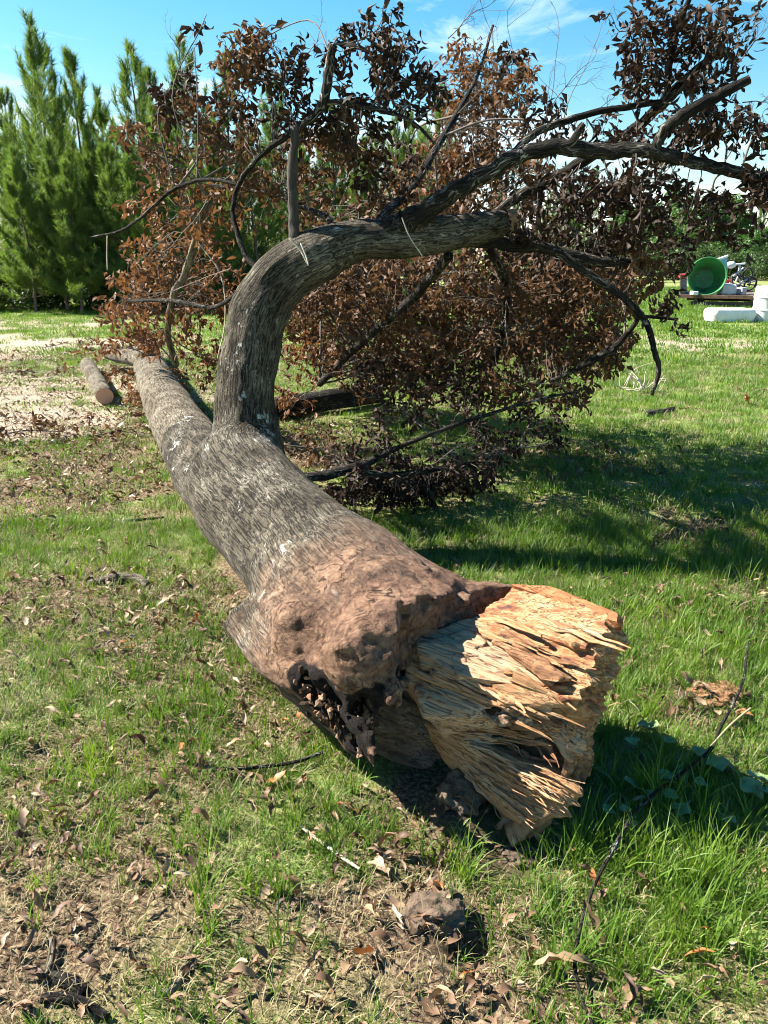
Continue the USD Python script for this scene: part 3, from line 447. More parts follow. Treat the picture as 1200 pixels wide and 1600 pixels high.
for i in range(90):      # the lower fan
    t = r.uniform(); root = (1 - t) * np.array([735, 1160, 0.237]) + t * np.array([715, 1200, 0.127]); tip = (1 - t) * np.array([884, 1230, 0.215]) + t * np.array([838, 1292, 0.09]); tip = tip + [r.normal() * 12, r.normal() * 8, r.normal() * 0.012]
    s0 = r.uniform(0.0, 0.75); s1 = min(s0 + r.uniform(0.2, 0.7), r.uniform(0.88, 1.12)); a = root + (tip - root) * s0; b = root + (tip - root) * s1; w = r.uniform(0.003, 0.010) * (1.6 if r.uniform() < 0.2 else 1)
    splinter(G(*a), G(*b), w, w * r.uniform(0.5, 1.1), ['fresh_wood', 'fresh_wood', 'pale_wood'][i % 3], i, r.normal() * 0.012, r.uniform(0.05, 0.5))
for i in range(70):      # the frayed lower edge of the pale face
    t = r.uniform(); root = (1 - t) * np.array([820, 1030, 0.455]) + t * np.array([655, 1085, 0.33]); tip = (1 - t) * np.array([888, 1090, 0.41]) + t * np.array([735, 1140, 0.28]); tip = tip + [r.normal() * 10, r.normal() * 8, r.normal() * 0.01]
    s0 = r.uniform(0.0, 0.7); s1 = s0 + r.uniform(0.25, 0.6); a = root + (tip - root) * s0; b = root + (tip - root) * s1; w = r.uniform(0.004, 0.016)
    splinter(G(*a), G(*b), w, w * r.uniform(0.4, 0.8), ['pale_wood', 'pale_wood', 'fresh_wood', 'brown_wood'][i % 4], 100 + i, r.normal() * 0.008, r.uniform(0.1, 0.6))
for i in range(40):      # thin fibres standing off the hollow and the right edge
    t = r.uniform(); root = (1 - t) * np.array([870, 1120, 0.33]) + t * np.array([690, 1150, 0.20]); tip = (1 - t) * np.array([912, 1185, 0.24]) + t * np.array([800, 1215, 0.17]); s0 = r.uniform(0, 0.6); s1 = s0 + r.uniform(0.2, 0.45); a = root + (tip - root) * s0; b = root + (tip - root) * s1 + [0, r.normal() * 6, 0.01]; w = r.uniform(0.003, 0.012)
    splinter(G(*a), G(*b), w, w * 0.6, ['brown_wood', 'pale_wood', 'brown_wood'][i % 3], 160 + i, r.normal() * 0.01, r.uniform(0.05, 0.4))
for i, (a, b, w) in enumerate([((800, 1058, 0.45), (890, 1098, 0.405), 0.030), ((790, 1045, 0.46), (850, 1072, 0.43), 0.025), ((700, 990, 0.475), (800, 1030, 0.46), 0.02), ((880, 1165, 0.26), (921, 1181, 0.245), 0.022), ((765, 1242, 0.08), (800, 1300, 0.03), 0.006), ((775, 1225, 0.1), (812, 1292, 0.04), 0.006), ((755, 1230, 0.09), (785, 1285, 0.045), 0.005)]):
    splinter(G(*a), G(*b), w, w * 0.6, 'fresh_wood', 200 + i, 0.004, 0.3)
def chip(c, rad, seed):
    rr = rng(seed); P = nrm(rr.normal(size=(11, 3))) * rad * rr.uniform(0.5, 1.2, (11, 1)) * np.array([1.3, 1.0, 0.6])[rr.permutation(3)]; mm = m3.Manifold.hull_points((P + c).tolist()).to_mesh(); return np.array(mm.vert_properties[:, :3], float), np.array(mm.tri_verts)
def planks(n, r00, r01, r10, r11, ln, wd, mats, seed):
    rr = rng(seed)
    for i in range(n):      # long straight slivers half lifted from the torn face
        u, w = rr.uniform(), rr.uniform(0, 0.85); a = (1 - u) * ((1 - w) * r00 + w * r01) + u * ((1 - w) * r10 + w * r11); L_ = rr.uniform(*ln); b = a + (r01 - r00) / np.linalg.norm((r01 - r00)[:2]) * L_ + [rr.normal() * 5, rr.normal() * 5, 0]
        A_, B_ = G(*a), G(*b); up = nrm(CAMP - A_); wv = rr.uniform(*wd); splinter(A_ + up * 0.004, B_ + up * rr.uniform(0.004, 0.018), wv, wv * rr.uniform(0.3, 0.6), mats[i % len(mats)], seed + i, rr.normal() * 0.006, rr.uniform(0.12, 0.6))
AR = np.array
planks(18, AR([660, 1015, 0.465]), AR([850, 1098, 0.40]), AR([640, 1070, 0.36]), AR([780, 1130, 0.31]), (50, 140), (0.010, 0.038), ['pale_wood', 'fresh_wood', 'pale_wood', 'orange_wood'], 2100)
planks(13, AR([790, 935, 0.535]), AR([950, 985, 0.585]), AR([740, 985, 0.485]), AR([890, 1085, 0.43]), (50, 110), (0.010, 0.036), ['orange_wood', 'fresh_wood', 'orange_wood', 'brown_wood'], 2200)
planks(12, AR([700, 1125, 0.27]), AR([890, 1150, 0.29]), AR([690, 1150, 0.22]), AR([880, 1205, 0.2]), (50, 120), (0.008, 0.034), ['brown_wood', 'fresh_wood', 'orange_wood'], 2300)
def lump(c, rad, seed, sq=(1, 1, 1), amp=0.5, sub=3):
    m = trimesh.creation.icosphere(sub, 1.0); v = np.array(m.vertices); v = v * (1 + amp * 2 * (fb(v * 1.7 + seed * 3.1, 3, seed) - 0.5))[:, None] * np.asarray(sq) * rad
    return v + c, np.array(m.faces)
for i in range(60):      # dark rotten lumps filling the hollow
    c = np.array([r.uniform(572, 700), 0, 0]); c[1] = r.uniform(1070, 1175) + (c[0] - 572) * 0.12; c[2] = np.clip(0.36 - (c[1] - 1060) * 0.0028, 0.03, 0.4); v, f = lump(G(*c) + np.array([-0.01, 0.07, 0.0]), r.uniform(0.018, 0.045), 800 + i, (1.3, 1, 0.8), 0.7, 3)
    _mesh('rotten_lump', (v, f), ['rot', 'rot', 'brown_wood'][i % 3], tree, smooth=35, prim=None) if False else slab_mesh('rotten_lump', v, f, F1, ['rot', 'brown_wood', 'flank', 'brown_wood'][i % 4])
for i in range(75):      # crumbling rotten wood under the lip
    t = r.uniform(); c = (1 - t) * np.array([-0.26, 2.07, 0.325]) + t * np.array([-0.05, 1.905, 0.30]); c = c + r.normal(size=3) * [0.02, 0.014, 0.03] + [0, 0.012, -0.03 * t]
    v, f = chip(c, r.uniform(0.006, 0.020), 300 + i); _mesh('rotten_crumb', (v, f), ['crumb', 'brown_wood', 'rot', 'crumb', 'rot'][i % 5], tree, smooth=False, prim={'grain': v})
for i, (px, py, z, rr, mt) in enumerate([(608, 1052, 0.37, 0.028, 'crumb'), (620, 1070, 0.35, 0.03, 'crumb'), (600, 1085, 0.34, 0.022, 'rot'), (712, 1030, 0.445, 0.020, 'crumb'), (716, 1046, 0.43, 0.016, 'brown_wood'), (800, 1105, 0.36, 0.025, 'crumb'), (785, 1125, 0.33, 0.022, 'crumb'), (820, 1125, 0.33, 0.02, 'pale_wood'), (770, 1108, 0.345, 0.02, 'rot'), (680, 1122, 0.30, 0.02, 'crumb'), (590, 1060, 0.38, 0.03, 'rot'), (582, 1075, 0.36, 0.025, 'rot')]):
    v, f = lump(G(px, py, z), rr, 350 + i, (1.2, 0.9, 0.8), 0.6, 3); _mesh('rotten_crumb', (v, f), mt, tree, smooth=True, prim={'grain': v})

# ------------------------------------------------------------------ limbs of the fallen tree (kept as a skeleton for the twigs)
SKEL = []
def limb(name, pts, mat='limb_bark', sides=10, rough=0.12, seed=0, label=None, parent=None, keep=True, steps=5):
    """pts: (px, py, Y, half width in pixels of the photograph)"""
    Q = np.array([(*W(x, y, Y), hw * SC(y, Y)) for x, y, Y, hw in pts]); S = spline(Q, steps)
    k = rng(seed + 9).normal(size=(len(S), 3)) * S[:, 3:4] * 0.10; k[0] = 0; S[:, :3] += k
    v, f, bc = tube(S[:, :3], np.maximum(S[:, 3], 0.0015), sides, rough, seed)
    if keep: SKEL.append(S[:, :3])
    return _mesh(name, (v, f), mat, parent or tree, smooth=True, label=label, prim={'bark': bc}), S
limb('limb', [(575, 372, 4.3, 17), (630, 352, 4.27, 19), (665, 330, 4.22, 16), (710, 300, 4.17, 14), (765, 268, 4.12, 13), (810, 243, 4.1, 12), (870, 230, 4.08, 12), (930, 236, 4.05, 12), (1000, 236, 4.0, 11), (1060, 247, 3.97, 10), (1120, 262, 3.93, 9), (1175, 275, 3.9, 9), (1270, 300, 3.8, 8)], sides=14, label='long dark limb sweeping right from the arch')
limb('broken_stub', [(868, 230, 4.08, 8), (893, 222, 4.05, 7), (912, 193, 4.02, 4.5)], seed=2)
limb('limb', [(740, 285, 4.3, 5), (790, 252, 4.35, 5.5), (830, 212, 4.38, 6), (885, 188, 4.4, 5.5), (950, 172, 4.4, 5), (1034, 159, 4.4, 4.5)], seed=3)
limb('limb', [(760, 345, 4.95, 7), (805, 310, 4.9, 8), (860, 282, 4.82, 9), (910, 252, 4.7, 9), (960, 222, 4.6, 8.5), (1010, 186, 4.52, 8), (1045, 152, 4.5, 9), (1085, 114, 4.5, 8), (1115, 90, 4.5, 7), (1143, 84, 4.5, 5), (1145, 124, 4.48, 3.5)], seed=4)
limb('limb', [(1026, 232, 3.98, 8), (1036, 208, 3.97, 9), (1058, 186, 3.95, 9), (1105, 158, 3.92, 9), (1171, 125, 3.9, 7)], seed=5, label='limb ending in a blunt broken tip near the sky')
limb('limb', [(1043, 150, 4.5, 5), (1046, 95, 4.48, 5), (1058, 45, 4.45, 4.5), (1076, 0, 4.4, 4), (1090, -50, 4.4, 3)], seed=6)
limb('broken_stub', [(1000, 163, 4.42, 3.5), (996, 140, 4.42, 3), (994, 112, 4.42, 2.2)], seed=7)
limb('dead_stub', [(463, 388, 4.26, 10), (459, 345, 4.27, 8), (457, 290, 4.28, 8), (458, 240, 4.28, 7.5), (462, 196, 4.28, 6)], 'dead_wood', seed=8, label='black dead stub standing upright on the arch', rough=0.3)
limb('limb', [(408, 424, 4.3, 4.5), (385, 402, 4.36, 4), (370, 360, 4.42, 3.8), (364, 322, 4.46, 3.8), (380, 275, 4.46, 4), (415, 236, 4.42, 4.5), (458, 206, 4.38, 5), (492, 180, 4.35, 6), (508, 155, 4.33, 8), (514, 110, 4.32, 8), (520, 68, 4.3, 6.5)], seed=10, rough=0.22, label='thin limb rising to a thick black broken end')
limb('limb', [(505, 160, 4.34, 4.5), (540, 160, 4.3, 4), (585, 170, 4.25, 3.5), (640, 188, 4.2, 3), (680, 225, 4.2, 2)], seed=11)
limb('limb', [(370, 288, 4.5, 3), (335, 281, 4.6, 3), (300, 284, 4.7, 3), (262, 302, 4.8, 2.8), (220, 340, 4.9, 2.4), (185, 362, 5.0, 2), (140, 371, 5.1, 1.4)], seed=12)
limb('limb', [(345, 300, 5.6, 4), (322, 325, 5.6, 6), (306, 375, 5.8, 6), (288, 430, 6.0, 6), (272, 462, 6.2, 5.5), (262, 520, 7.4, 5), (275, 570, 8.0, 5)], 'log_bark', seed=13, label='grey limb with peeling bark rising from the far stem')
limb('limb', [(690, 372, 4.37, 17), (735, 374, 4.42, 12), (790, 382, 4.45, 10), (850, 388, 4.5, 9), (905, 402, 4.5, 9), (945, 408, 4.5, 8), (983, 410, 4.5, 7)], seed=14)
limb('limb', [(868, 392, 4.48, 6), (905, 418, 4.45, 6.5), (945, 445, 4.42, 6), (985, 474, 4.4, 5.5), (1010, 505, 4.38, 5), (1022, 545, 4.37, 4.5), (1029, 580, 4.36, 4), (1018, 618, 4.36, 2.5)], seed=15)
limb('limb', [(1008, 495, 4.38, 3), (1030, 496, 4.36, 2.6), (1060, 499, 4.34, 2.2)], seed=16)
limb('limb', [(1003, 490, 4.42, 4), (985, 515, 4.55, 4), (958, 545, 4.65, 6), (930, 560, 4.7, 6), (895, 580, 4.8, 4), (862, 595, 4.9, 3)], seed=17)
limb('low_bough', [(430, 752, 4.35, 9), (475, 746, 4.35, 8), (530, 737, 4.38, 8.5), (572, 724, 4.4, 7), (620, 700, 4.45, 4), (690, 672, 4.5, 3.6), (770, 645, 4.6, 3), (850, 622, 4.7, 2.4), (905, 612, 4.8, 1.6)], 'limb_bark', seed=18, label='low bough reaching right over the grass')
limb('low_bough', [(545, 733, 4.38, 6), (600, 742, 4.45, 5), (670, 735, 4.6, 4), (740, 722, 4.8, 3), (810, 700, 5.0, 2)], seed=19)
limb('limb', [(520, 385, 4.32, 7), (515, 345, 4.5, 5.5), (470, 322, 5.0, 4), (410, 300, 5.4, 3.5), (330, 290, 5.8, 3)], seed=20)
limb('limb', [(395, 440, 4.32, 5), (370, 460, 4.5, 4), (330, 480, 4.8, 3.5), (270, 470, 5.2, 3), (200, 470, 5.8, 2)], seed=21)
limb('limb', [(575, 372, 4.35, 9), (610, 325, 4.8, 7), (650, 285, 5.4, 6), (700, 200, 6.0, 5), (745, 120, 6.6, 3), (770, 40, 7.0, 2)], seed=22)
limb('limb', [(700, 400, 4.6, 8), (640, 470, 5.4, 7), (560, 540, 6.4, 6), (500, 600, 7.2, 5)], seed=23)
limb('limb', [(760, 380, 4.7, 7), (790, 450, 5.3, 6), (780, 540, 5.8, 5), (740, 630, 5.9, 3)], seed=24)
limb('limb', [(235, 556, 9.6, 14), (215, 560, 10.2, 13), (188, 556, 11.0, 12), (165, 548, 11.8, 10)], 'log_bark', seed=25)
SK = np.vstack([spline(s, 4) for s in SKEL] + [spline(A[60:, :3], 2), spline(B[:, :3], 2)]); KD = cKDTree(SK)

# ------------------------------------------------------------------ withered leaves and twigs
def leaf_shape(seed, L=1.0, wid=0.36, curl=0.8, fold=0.5, n=5):
    """an oblong leaf along +x, curled and folded; (verts, faces)"""
    r = rng(seed); t = np.linspace(0, 1, n); w = wid * np.sin(np.pi * np.clip(t * 0.93 + 0.035, 0, 1)**0.9) * 0.5 * (1 + 0.16 * r.normal(size=n)); w[0] = 0.012; w[-1] = 0.006
    a = np.r_[0, np.cumsum(np.full(n - 1, curl / (n - 1)) * (1 + 0.6 * r.normal(size=n - 1)))]
    x = np.r_[0, np.cumsum(np.cos(a[:-1]))] * L / (n - 1); z = -np.r_[0, np.cumsum(np.sin(a[:-1]))] * L / (n - 1)
    V = []
    for i in range(n):
        fz = fold * (1 + 0.5 * r.normal()); up = np.array([math.sin(a[i]), 0, math.cos(a[i])]); b = np.array([x[i], 0.03 * r.normal(), z[i]])
        V += [b + np.array([0, -w[i] * math.cos(fz), 0]) * L + up * w[i] * math.sin(fz) * L, b, b + np.array([0, w[i] * math.cos(fz * 0.8), 0]) * L + up * w[i] * math.sin(fz * 0.8) * L]
    F = []
    for i in range(n - 1):
        for j in range(2): p = i * 3 + j; F += [(p, p + 1, p + 4), (p, p + 4, p + 3)]
    return np.array(V), np.array(F)
def place(shapes, pick, pos, ax, up, size):
    """copies of leaf shapes: x axis along ax, z near up; returns a list per copy"""
    ax = nrm(ax); y = nrm(np.cross(up, ax)); z = np.cross(ax, y); R = np.stack([ax, y, z], 1)  # rows
    out = []
    for k in range(len(pos)): v, f = shapes[pick[k]]; out.append((pos[k] + (v * size[k]) @ R[k], f))
    return out
LEAVES = [leaf_shape(700 + i, 1.0, 0.34 + 0.10 * (i % 3), [0.4, 1.0, 1.7, -0.6][i % 4], [0.3, 0.7, 1.0][i % 3], 4) for i in range(12)]
# px, py, Y, rx, ry, depth, leaves, leaf length, kind, upward twigs
CL = [
 (312, 48, 4.7, 14, 14, .1, 14, .085, 'd'), (305, 95, 4.8, 40, 30, .2, 26, .08, 'd'), (400, 65, 4.8, 30, 40, .25, 110, .07, 'm'), (395, 100, 4.8, 40, 30, .25, 60, .07, 'm'), (255, 150, 5.0, 45, 50, .3, 110, .085, 'd'), (320, 190, 5.1, 60, 60, .4, 230, .08, 'm'), (370, 95, 4.5, 40, 45, .15, 150, .07, 'm'), (440, 125, 4.6, 60, 55, .3, 260, .065, 'd'), (380, 150, 4.65, 50, 40, .2, 90, .07, 'd'), (470, 190, 4.6, 50, 40, .25, 130, .065, 'd'),
 (370, 240, 4.9, 80, 70, .4, 300, .07, 'm'), (250, 245, 5.4, 40, 55, .4, 210, .075, 'm'), (215, 210, 5.4, 25, 25, .3, 50, .075, 'm'), (300, 330, 5.8, 95, 60, .6, 430, .075, 'r'), (215, 315, 5.6, 35, 25, .3, 70, .075, 'r'), (270, 400, 6.6, 95, 60, .7, 480, .085, 'r'), (215, 455, 7.2, 60, 50, .6, 380, .09, 'r'), (330, 470, 6.6, 90, 60, .7, 560, .085, 'r'),
 (185, 490, 8.0, 40, 25, .5, 120, .10, 'r'), (240, 525, 8.4, 70, 32, .6, 360, .09, 'r'), (330, 560, 7.4, 60, 40, .6, 260, .085, 'r'), (270, 590, 8.2, 30, 25, .4, 80, .08, 'r'), (225, 620, 8.6, 30, 20, .4, 110, .08, 'r'),
 (515, 90, 4.4, 25, 40, .2, 60, .06, 'd'), (600, 40, 4.4, 30, 40, .2, 110, .065, 'd'), (570, 80, 4.4, 45, 50, .25, 170, .065, 'd'), (625, 85, 4.4, 40, 45, .25, 130, .065, 'd'), (600, 150, 4.4, 75, 45, .3, 300, .065, 'd'), (660, 140, 4.4, 30, 35, .2, 70, .065, 'd'), (545, 190, 4.5, 70, 40, .3, 280, .065, 'd'), (690, 145, 4.5, 20, 22, .15, 34, .065, 'd'),
 (520, 240, 4.9, 80, 60, .4, 330, .07, 'm'), (440, 290, 5.2, 80, 60, .5, 420, .07, 'm'), (590, 270, 4.9, 60, 55, .4, 200, .07, 'd'), (620, 320, 5.2, 60, 40, .4, 230, .07, 'm'), (640, 240, 5.2, 25, 30, .3, 60, .07, 'd'),
 (740, 100, 7.0, 50, 55, .5, 330, .07, 'r'), (725, 165, 6.8, 45, 45, .5, 330, .07, 'r'), (800, 140, 6.6, 60, 60, .5, 460, .075, 'r'), (760, 210, 6.4, 85, 60, .6, 600, .075, 'm'), (690, 260, 6.4, 60, 60, .6, 420, .075, 'r'), (800, 280, 6.2, 110, 60, .7, 700, .075, 'm'), (800, 95, 5.8, 30, 30, .3, 70, .08, 'd'), (860, 190, 5.6, 50, 40, .4, 170, .075, 'd'), (690, 330, 6.0, 80, 40, .5, 330, .075, 'm'), (640, 290, 6.6, 45, 40, .5, 220, .075, 'r'),
 (1000, 50, 4.4, 50, 62, .3, 210, .06, 'd'), (1070, 50, 4.4, 62, 62, .3, 250, .06, 'd'), (1130, 45, 4.3, 45, 45, .3, 190, .06, 'd'), (1180, 40, 4.3, 14, 20, .2, 24, .06, 'd'), (1040, 120, 4.45, 66, 52, .3, 250, .06, 'd'), (1110, 125, 4.4, 58, 52, .3, 230, .06, 'd'), (1000, 130, 4.45, 35, 35, .25, 100, .06, 'd'), (1075, 195, 4.2, 60, 40, .3, 270, .06, 'd'), (975, 215, 4.5, 50, 35, .3, 170, .06, 'd'), (1030, 275, 4.1, 70, 40, .3, 240, .06, 'd'), (1130, 215, 4.05, 45, 40, .3, 130, .06, 'd'), (1185, 200, 3.9, 25, 40, .2, 80, .065, 'd'), (1180, 310, 3.9, 40, 60, .25, 210, .065, 'd'), (1110, 320, 4.0, 55, 45, .3, 190, .065, 'd'), (1060, 380, 4.2, 40, 50, .3, 150, .06, 'd'), (1150, 365, 4.0, 25, 30, .2, 60, .065, 'd'), (920, 190, 4.6, 30, 25, .2, 40, .06, 'd'),
 (880, 300, 4.9, 80, 45, .4, 420, .065, 'd'), (960, 300, 4.6, 75, 45, .35, 420, .065, 'd'), (1000, 350, 4.5, 60, 45, .35, 340, .065, 'd'), (900, 370, 4.9, 90, 45, .4, 460, .065, 'd'), (1010, 430, 4.6, 40, 55, .3, 230, .065, 'm'), (960, 440, 5.0, 55, 55, .4, 300, .065, 'm'), (1045, 455, 4.4, 15, 40, .15, 40, .065, 'd'), (1055, 510, 4.35, 16, 14, .1, 16, .06, 'd'),
 (500, 470, 6.6, 80, 70, .7, 975, .075, 'm'), (560, 420, 6.2, 80, 50, .7, 645, .075, 'm'), (620, 470, 6.3, 90, 70, .8, 1050, .075, 'm'), (720, 440, 6.0, 90, 60, .8, 975, .075, 'm'), (820, 450, 5.8, 90, 60, .8, 975, .075, 'm'), (900, 470, 5.5, 80, 60, .6, 780, .07, 'm'), (700, 520, 6.2, 110, 60, .8, 1125, .075, 'm'), (810, 540, 5.8, 100, 60, .7, 975, .07, 'm'), (900, 550, 5.4, 70, 50, .5, 600, .07, 'm'), (960, 540, 5.2, 45, 45, .4, 300, .065, 'm'),
 (540, 520, 8.0, 110, 60, .6, 700, .09, 'r'), (660, 560, 7.6, 120, 50, .6, 700, .085, 'm'), (780, 520, 7.2, 120, 60, .6, 700, .085, 'm'), (640, 420, 7.2, 120, 60, .6, 600, .085, 'm'), (860, 400, 6.6, 110, 60, .6, 600, .08, 'm'), (760, 350, 7.0, 120, 50, .6, 500, .08, 'm'), (560, 350, 6.6, 90, 50, .5, 330, .08, 'm'), (920, 480, 6.4, 80, 70, .6, 500, .08, 'm'), (470, 420, 6.8, 60, 60, .5, 300, .08, 'm'), (680, 610, 7.2, 130, 35, .5, 400, .085, 'm'),
  (812, 345, 4.42, 34, 30, .15, 150, .06, 'd'), (205, 540, 10.6, 50, 18, .5, 170, .10, 'r'), (190, 585, 9.0, 40, 20, .4, 90, .09, 'r'), (160, 545, 9.4, 40, 14, .4, 80, .09, 'r'),
 (500, 500, 8.2, 90, 60, .6, 520, .10, 'm'), (600, 480, 8.0, 100, 60, .6, 560, .10, 'm'), (700, 540, 7.8, 110, 50, .6, 560, .095, 'm'), (800, 470, 7.4, 100, 60, .6, 480, .09, 'm'), (860, 540, 6.8, 80, 50, .5, 380, .085, 'm'), (500, 400, 7.8, 70, 50, .5, 300, .095, 'm'), (590, 570, 8.2, 100, 40, .5, 420, .10, 'm'), (930, 420, 6.0, 70, 55, .5, 380, .08, 'd'), (600, 760, 4.75, 100, 22, .3, 420, .07, 'd'), (700, 750, 4.9, 80, 18, .3, 260, .07, 'd'),
 (490, 560, 7.6, 60, 45, .6, 360, .08, 'r'), (580, 555, 7.0, 90, 50, .7, 520, .08, 'm'), (470, 620, 7.6, 40, 25, .5, 130, .08, 'r'), (620, 590, 6.5, 80, 40, .6, 380, .075, 'd'), (720, 600, 5.9, 90, 45, .5, 420, .07, 'd'), (830, 610, 5.5, 80, 35, .5, 330, .07, 'm'), (900, 620, 5.4, 50, 25, .4, 150, .065, 'm'), (640, 650, 5.2, 60, 30, .4, 130, .07, 'd'), (730, 650, 5.2, 30, 50, .3, 130, .065, 'd'), (840, 660, 5.2, 40, 35, .3, 130, .065, 'd'), (790, 690, 5.1, 70, 25, .3, 190, .065, 'd'), (860, 690, 5.1, 30, 14, .2, 50, .06, 'd'),
 (560, 735, 4.6, 60, 30, .3, 210, .065, 'd'), (640, 745, 4.7, 90, 30, .4, 420, .065, 'd'), (730, 725, 4.9, 80, 28, .4, 330, .065, 'd'), (560, 770, 4.6, 60, 18, .3, 200, .06, 'd'), (640, 775, 4.7, 60, 14, .3, 170, .06, 'd'), (610, 700, 4.6, 70, 22, .3, 130, .065, 'd'), (490, 700, 5.4, 40, 25, .4, 130, .075, 'm')]
r = rng(77); leaf_parts = {'d': [], 'm': [], 'r': []}; twig_parts = []; leaf_info = []
def grow(cl):
    px, py, Y, rx, ry, dY, n, size, kind = cl
    k = max(2, int(n / 9)); c0 = W(px, py, Y)
    a = r.normal(size=(k, 3)); a = nrm(a) * (r.uniform(size=(k, 1))**0.42)
    q = np.array([W(px + u[0] * rx, py + u[1] * ry, Y + u[2] * dY) for u in a]); q[:, 2] = np.maximum(q[:, 2], 0.05)
    # a bough from the nearest limb to the middle of the clump, twigs from the bough to each tuft
    d, i = KD.query(c0); root = SK[i]; mid = (root + c0) / 2 + r.normal(size=3) * 0.10 * d + [0, 0, 0.06 * d]
    bough = spline(np.array([root, mid, c0, c0 + (c0 - mid) * 0.25]), 6)
    twig_parts.append(tube(bough, np.linspace(min(0.014, 0.005 + 0.006 * d), 0.003, len(bough)) if py > 160 else np.linspace(0.0045, 0.002, len(bough)), 5))
    kd = cKDTree(np.vstack([bough, SK[KD.query_ball_point(c0, 0.6)] if len(KD.query_ball_point(c0, 0.6)) else bough])); pts = kd.data
    for t in q:
        dd, j = kd.query(t); s = pts[j]; m1 = s + (t - s) * 0.4 + r.normal(size=3) * 0.12 * dd; e = t + nrm(t - s + r.normal(size=3) * 0.05) * 0.05
        tw = spline(np.array([s, m1, t, e]), 3); twig_parts.append(tube(tw, np.linspace(0.0035, 0.0012, len(tw)), 3, cap=False))
        nl = max(3, int(r.poisson(n / k))); u = r.uniform(0.45, 1.0, nl); ii = u * (len(tw) - 1); i0 = np.minimum(ii.astype(int), len(tw) - 2); base = tw[i0] + (tw[i0 + 1] - tw[i0]) * (ii - i0)[:, None]
        along = nrm(e - m1); ax = nrm(along * 0.5 + r.normal(size=(nl, 3)) * 0.75 + np.array([0, 0, -0.45])); up = nrm(r.normal(size=(nl, 3)) + [0, 0, 0.6])
        sz = size * 0.97 * r.uniform(0.55, 1.3, nl)
        for m in place(LEAVES, r.integers(0, len(LEAVES), nl), base + r.normal(size=(nl, 3)) * 0.02, ax, up, sz):
            m[0][:, 2] = np.maximum(m[0][:, 2], 0.012); leaf_parts[kind].append(m)
for cl in CL: grow(cl)
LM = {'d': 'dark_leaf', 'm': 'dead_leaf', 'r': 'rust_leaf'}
ctr = []; 
for kd_ in 'dmr':
    for j, m in enumerate(leaf_parts[kd_]):
        p = m[0].mean(0); x, y, f = proj(p)
        if 5 < x < 1195 and 5 < y < 1595: ctr.append((np.ptp(m[0] @ np.array([1, 0, 0])) / f + np.linalg.norm(m[0][-2] - m[0][1]) / f, kd_, j))
ctr.sort(key=lambda t: -t[0]); big = {(k, j) for _, k, j in ctr[:300]}
for k, j in sorted(big): _mesh('leaf', leaf_parts[k][j], LM[k], tree, smooth=True)
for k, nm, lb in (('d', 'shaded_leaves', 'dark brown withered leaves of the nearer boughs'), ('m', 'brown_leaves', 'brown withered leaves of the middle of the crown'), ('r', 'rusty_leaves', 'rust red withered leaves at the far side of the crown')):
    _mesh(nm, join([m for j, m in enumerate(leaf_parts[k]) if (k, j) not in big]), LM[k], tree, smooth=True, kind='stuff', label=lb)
# bare fine twigs against the sky
def bare(px, py, Y, ang, L, depth, seed, out):
    rr = rng(seed)
    def go(p, d, l, rad, lev):
        n = 5; P = [p]
        for i in range(n): d = nrm(d + rr.normal(size=3) * 0.16); P.append(P[-1] + d * l / n)
        P = np.array(P); out.append(tube(P, np.linspace(rad, rad * 0.5, n + 1), 3, cap=False))
        if lev:
            for _ in range(rr.integers(2, 5)): i = rr.integers(1, n + 1); go(P[i], nrm(d + rr.normal(size=3) * 0.55), l * rr.uniform(0.4, 0.75), rad * 0.6, lev - 1)
    s = SC(py, Y); go(W(px, py, Y), np.array([math.cos(ang), 0.1, math.sin(ang)]), L * s, 0.0035, depth)
bt = []
for i, (px, py, Y, ang, L) in enumerate([(860, 170, 5.2, 1.0, 90), (880, 190, 5.0, 1.25, 110), (850, 210, 5.4, 1.5, 120), (900, 190, 4.6, 0.8, 70), (800, 130, 6.4, 1.5, 100), (770, 110, 6.6, 1.35, 90), (450, 130, 4.6, 1.9, 70), (430, 150, 4.7, 2.1, 80), (470, 110, 4.6, 1.4, 60), (700, 60, 4.8, 0.7, 60), (650, 200, 4.6, -0.4, 90), (620, 215, 4.6, -1.0, 80), (300, 120, 4.9, 2.2, 60), (1150, 100, 4.2, 0.6, 60), (1160, 160, 4.0, -0.2, 50), (520, 290, 4.6, 2.8, 120), (430, 480, 4.5, 3.6, 110), (360, 420, 4.9, 3.4, 120), (330, 300, 5.0, 4.2, 130), (600, 760, 4.5, 3.0, 110), (560, 760, 4.5, 4.6, 40), (640, 740, 4.5, 0.2, 120), (700, 560, 5.4, 0.3, 110), (860, 600, 4.9, 3.4, 70), (620, 420, 5.0, -1.2, 120), (480, 600, 6.0, 0.5, 110)]): bare(px, py, Y, ang, L, 3, 900 + i, bt)
_mesh('twigs', join(twig_parts), 'twig', tree, smooth=True, kind='stuff', label='fine brown twigs carrying the withered leaves')
_mesh('bare_twigs', join(bt), 'twig', tree, smooth=True, kind='stuff', label='leafless fine twigs')
hang = [[(168, 422, 5.1, .7), (167, 395, 5.1, .7), (168, 366, 5.1, .7)], [(470, 380, 4.1, 1.4), (478, 400, 4.08, 1.2), (482, 415, 4.06, 1)], [(628, 340, 4.1, .9), (640, 370, 4.1, .9), (660, 400, 4.1, .9)], [(452, 372, 4.15, 2), (470, 392, 4.13, 1.8), (480, 412, 4.12, 1.2)], [(310, 380, 5.3, 1), (345, 430, 5.2, 1), (352, 500, 5.2, 1), (340, 560, 5.4, .8)], [(385, 440, 4.5, 1), (372, 520, 4.6, 1), (360, 600, 4.8, 1)]]
for h in hang: limb('hanging_twig', [(a, b, c, max(d, 1.0)) for a, b, c, d in h], 'pale_twig', 4, 0, keep=False, steps=4)

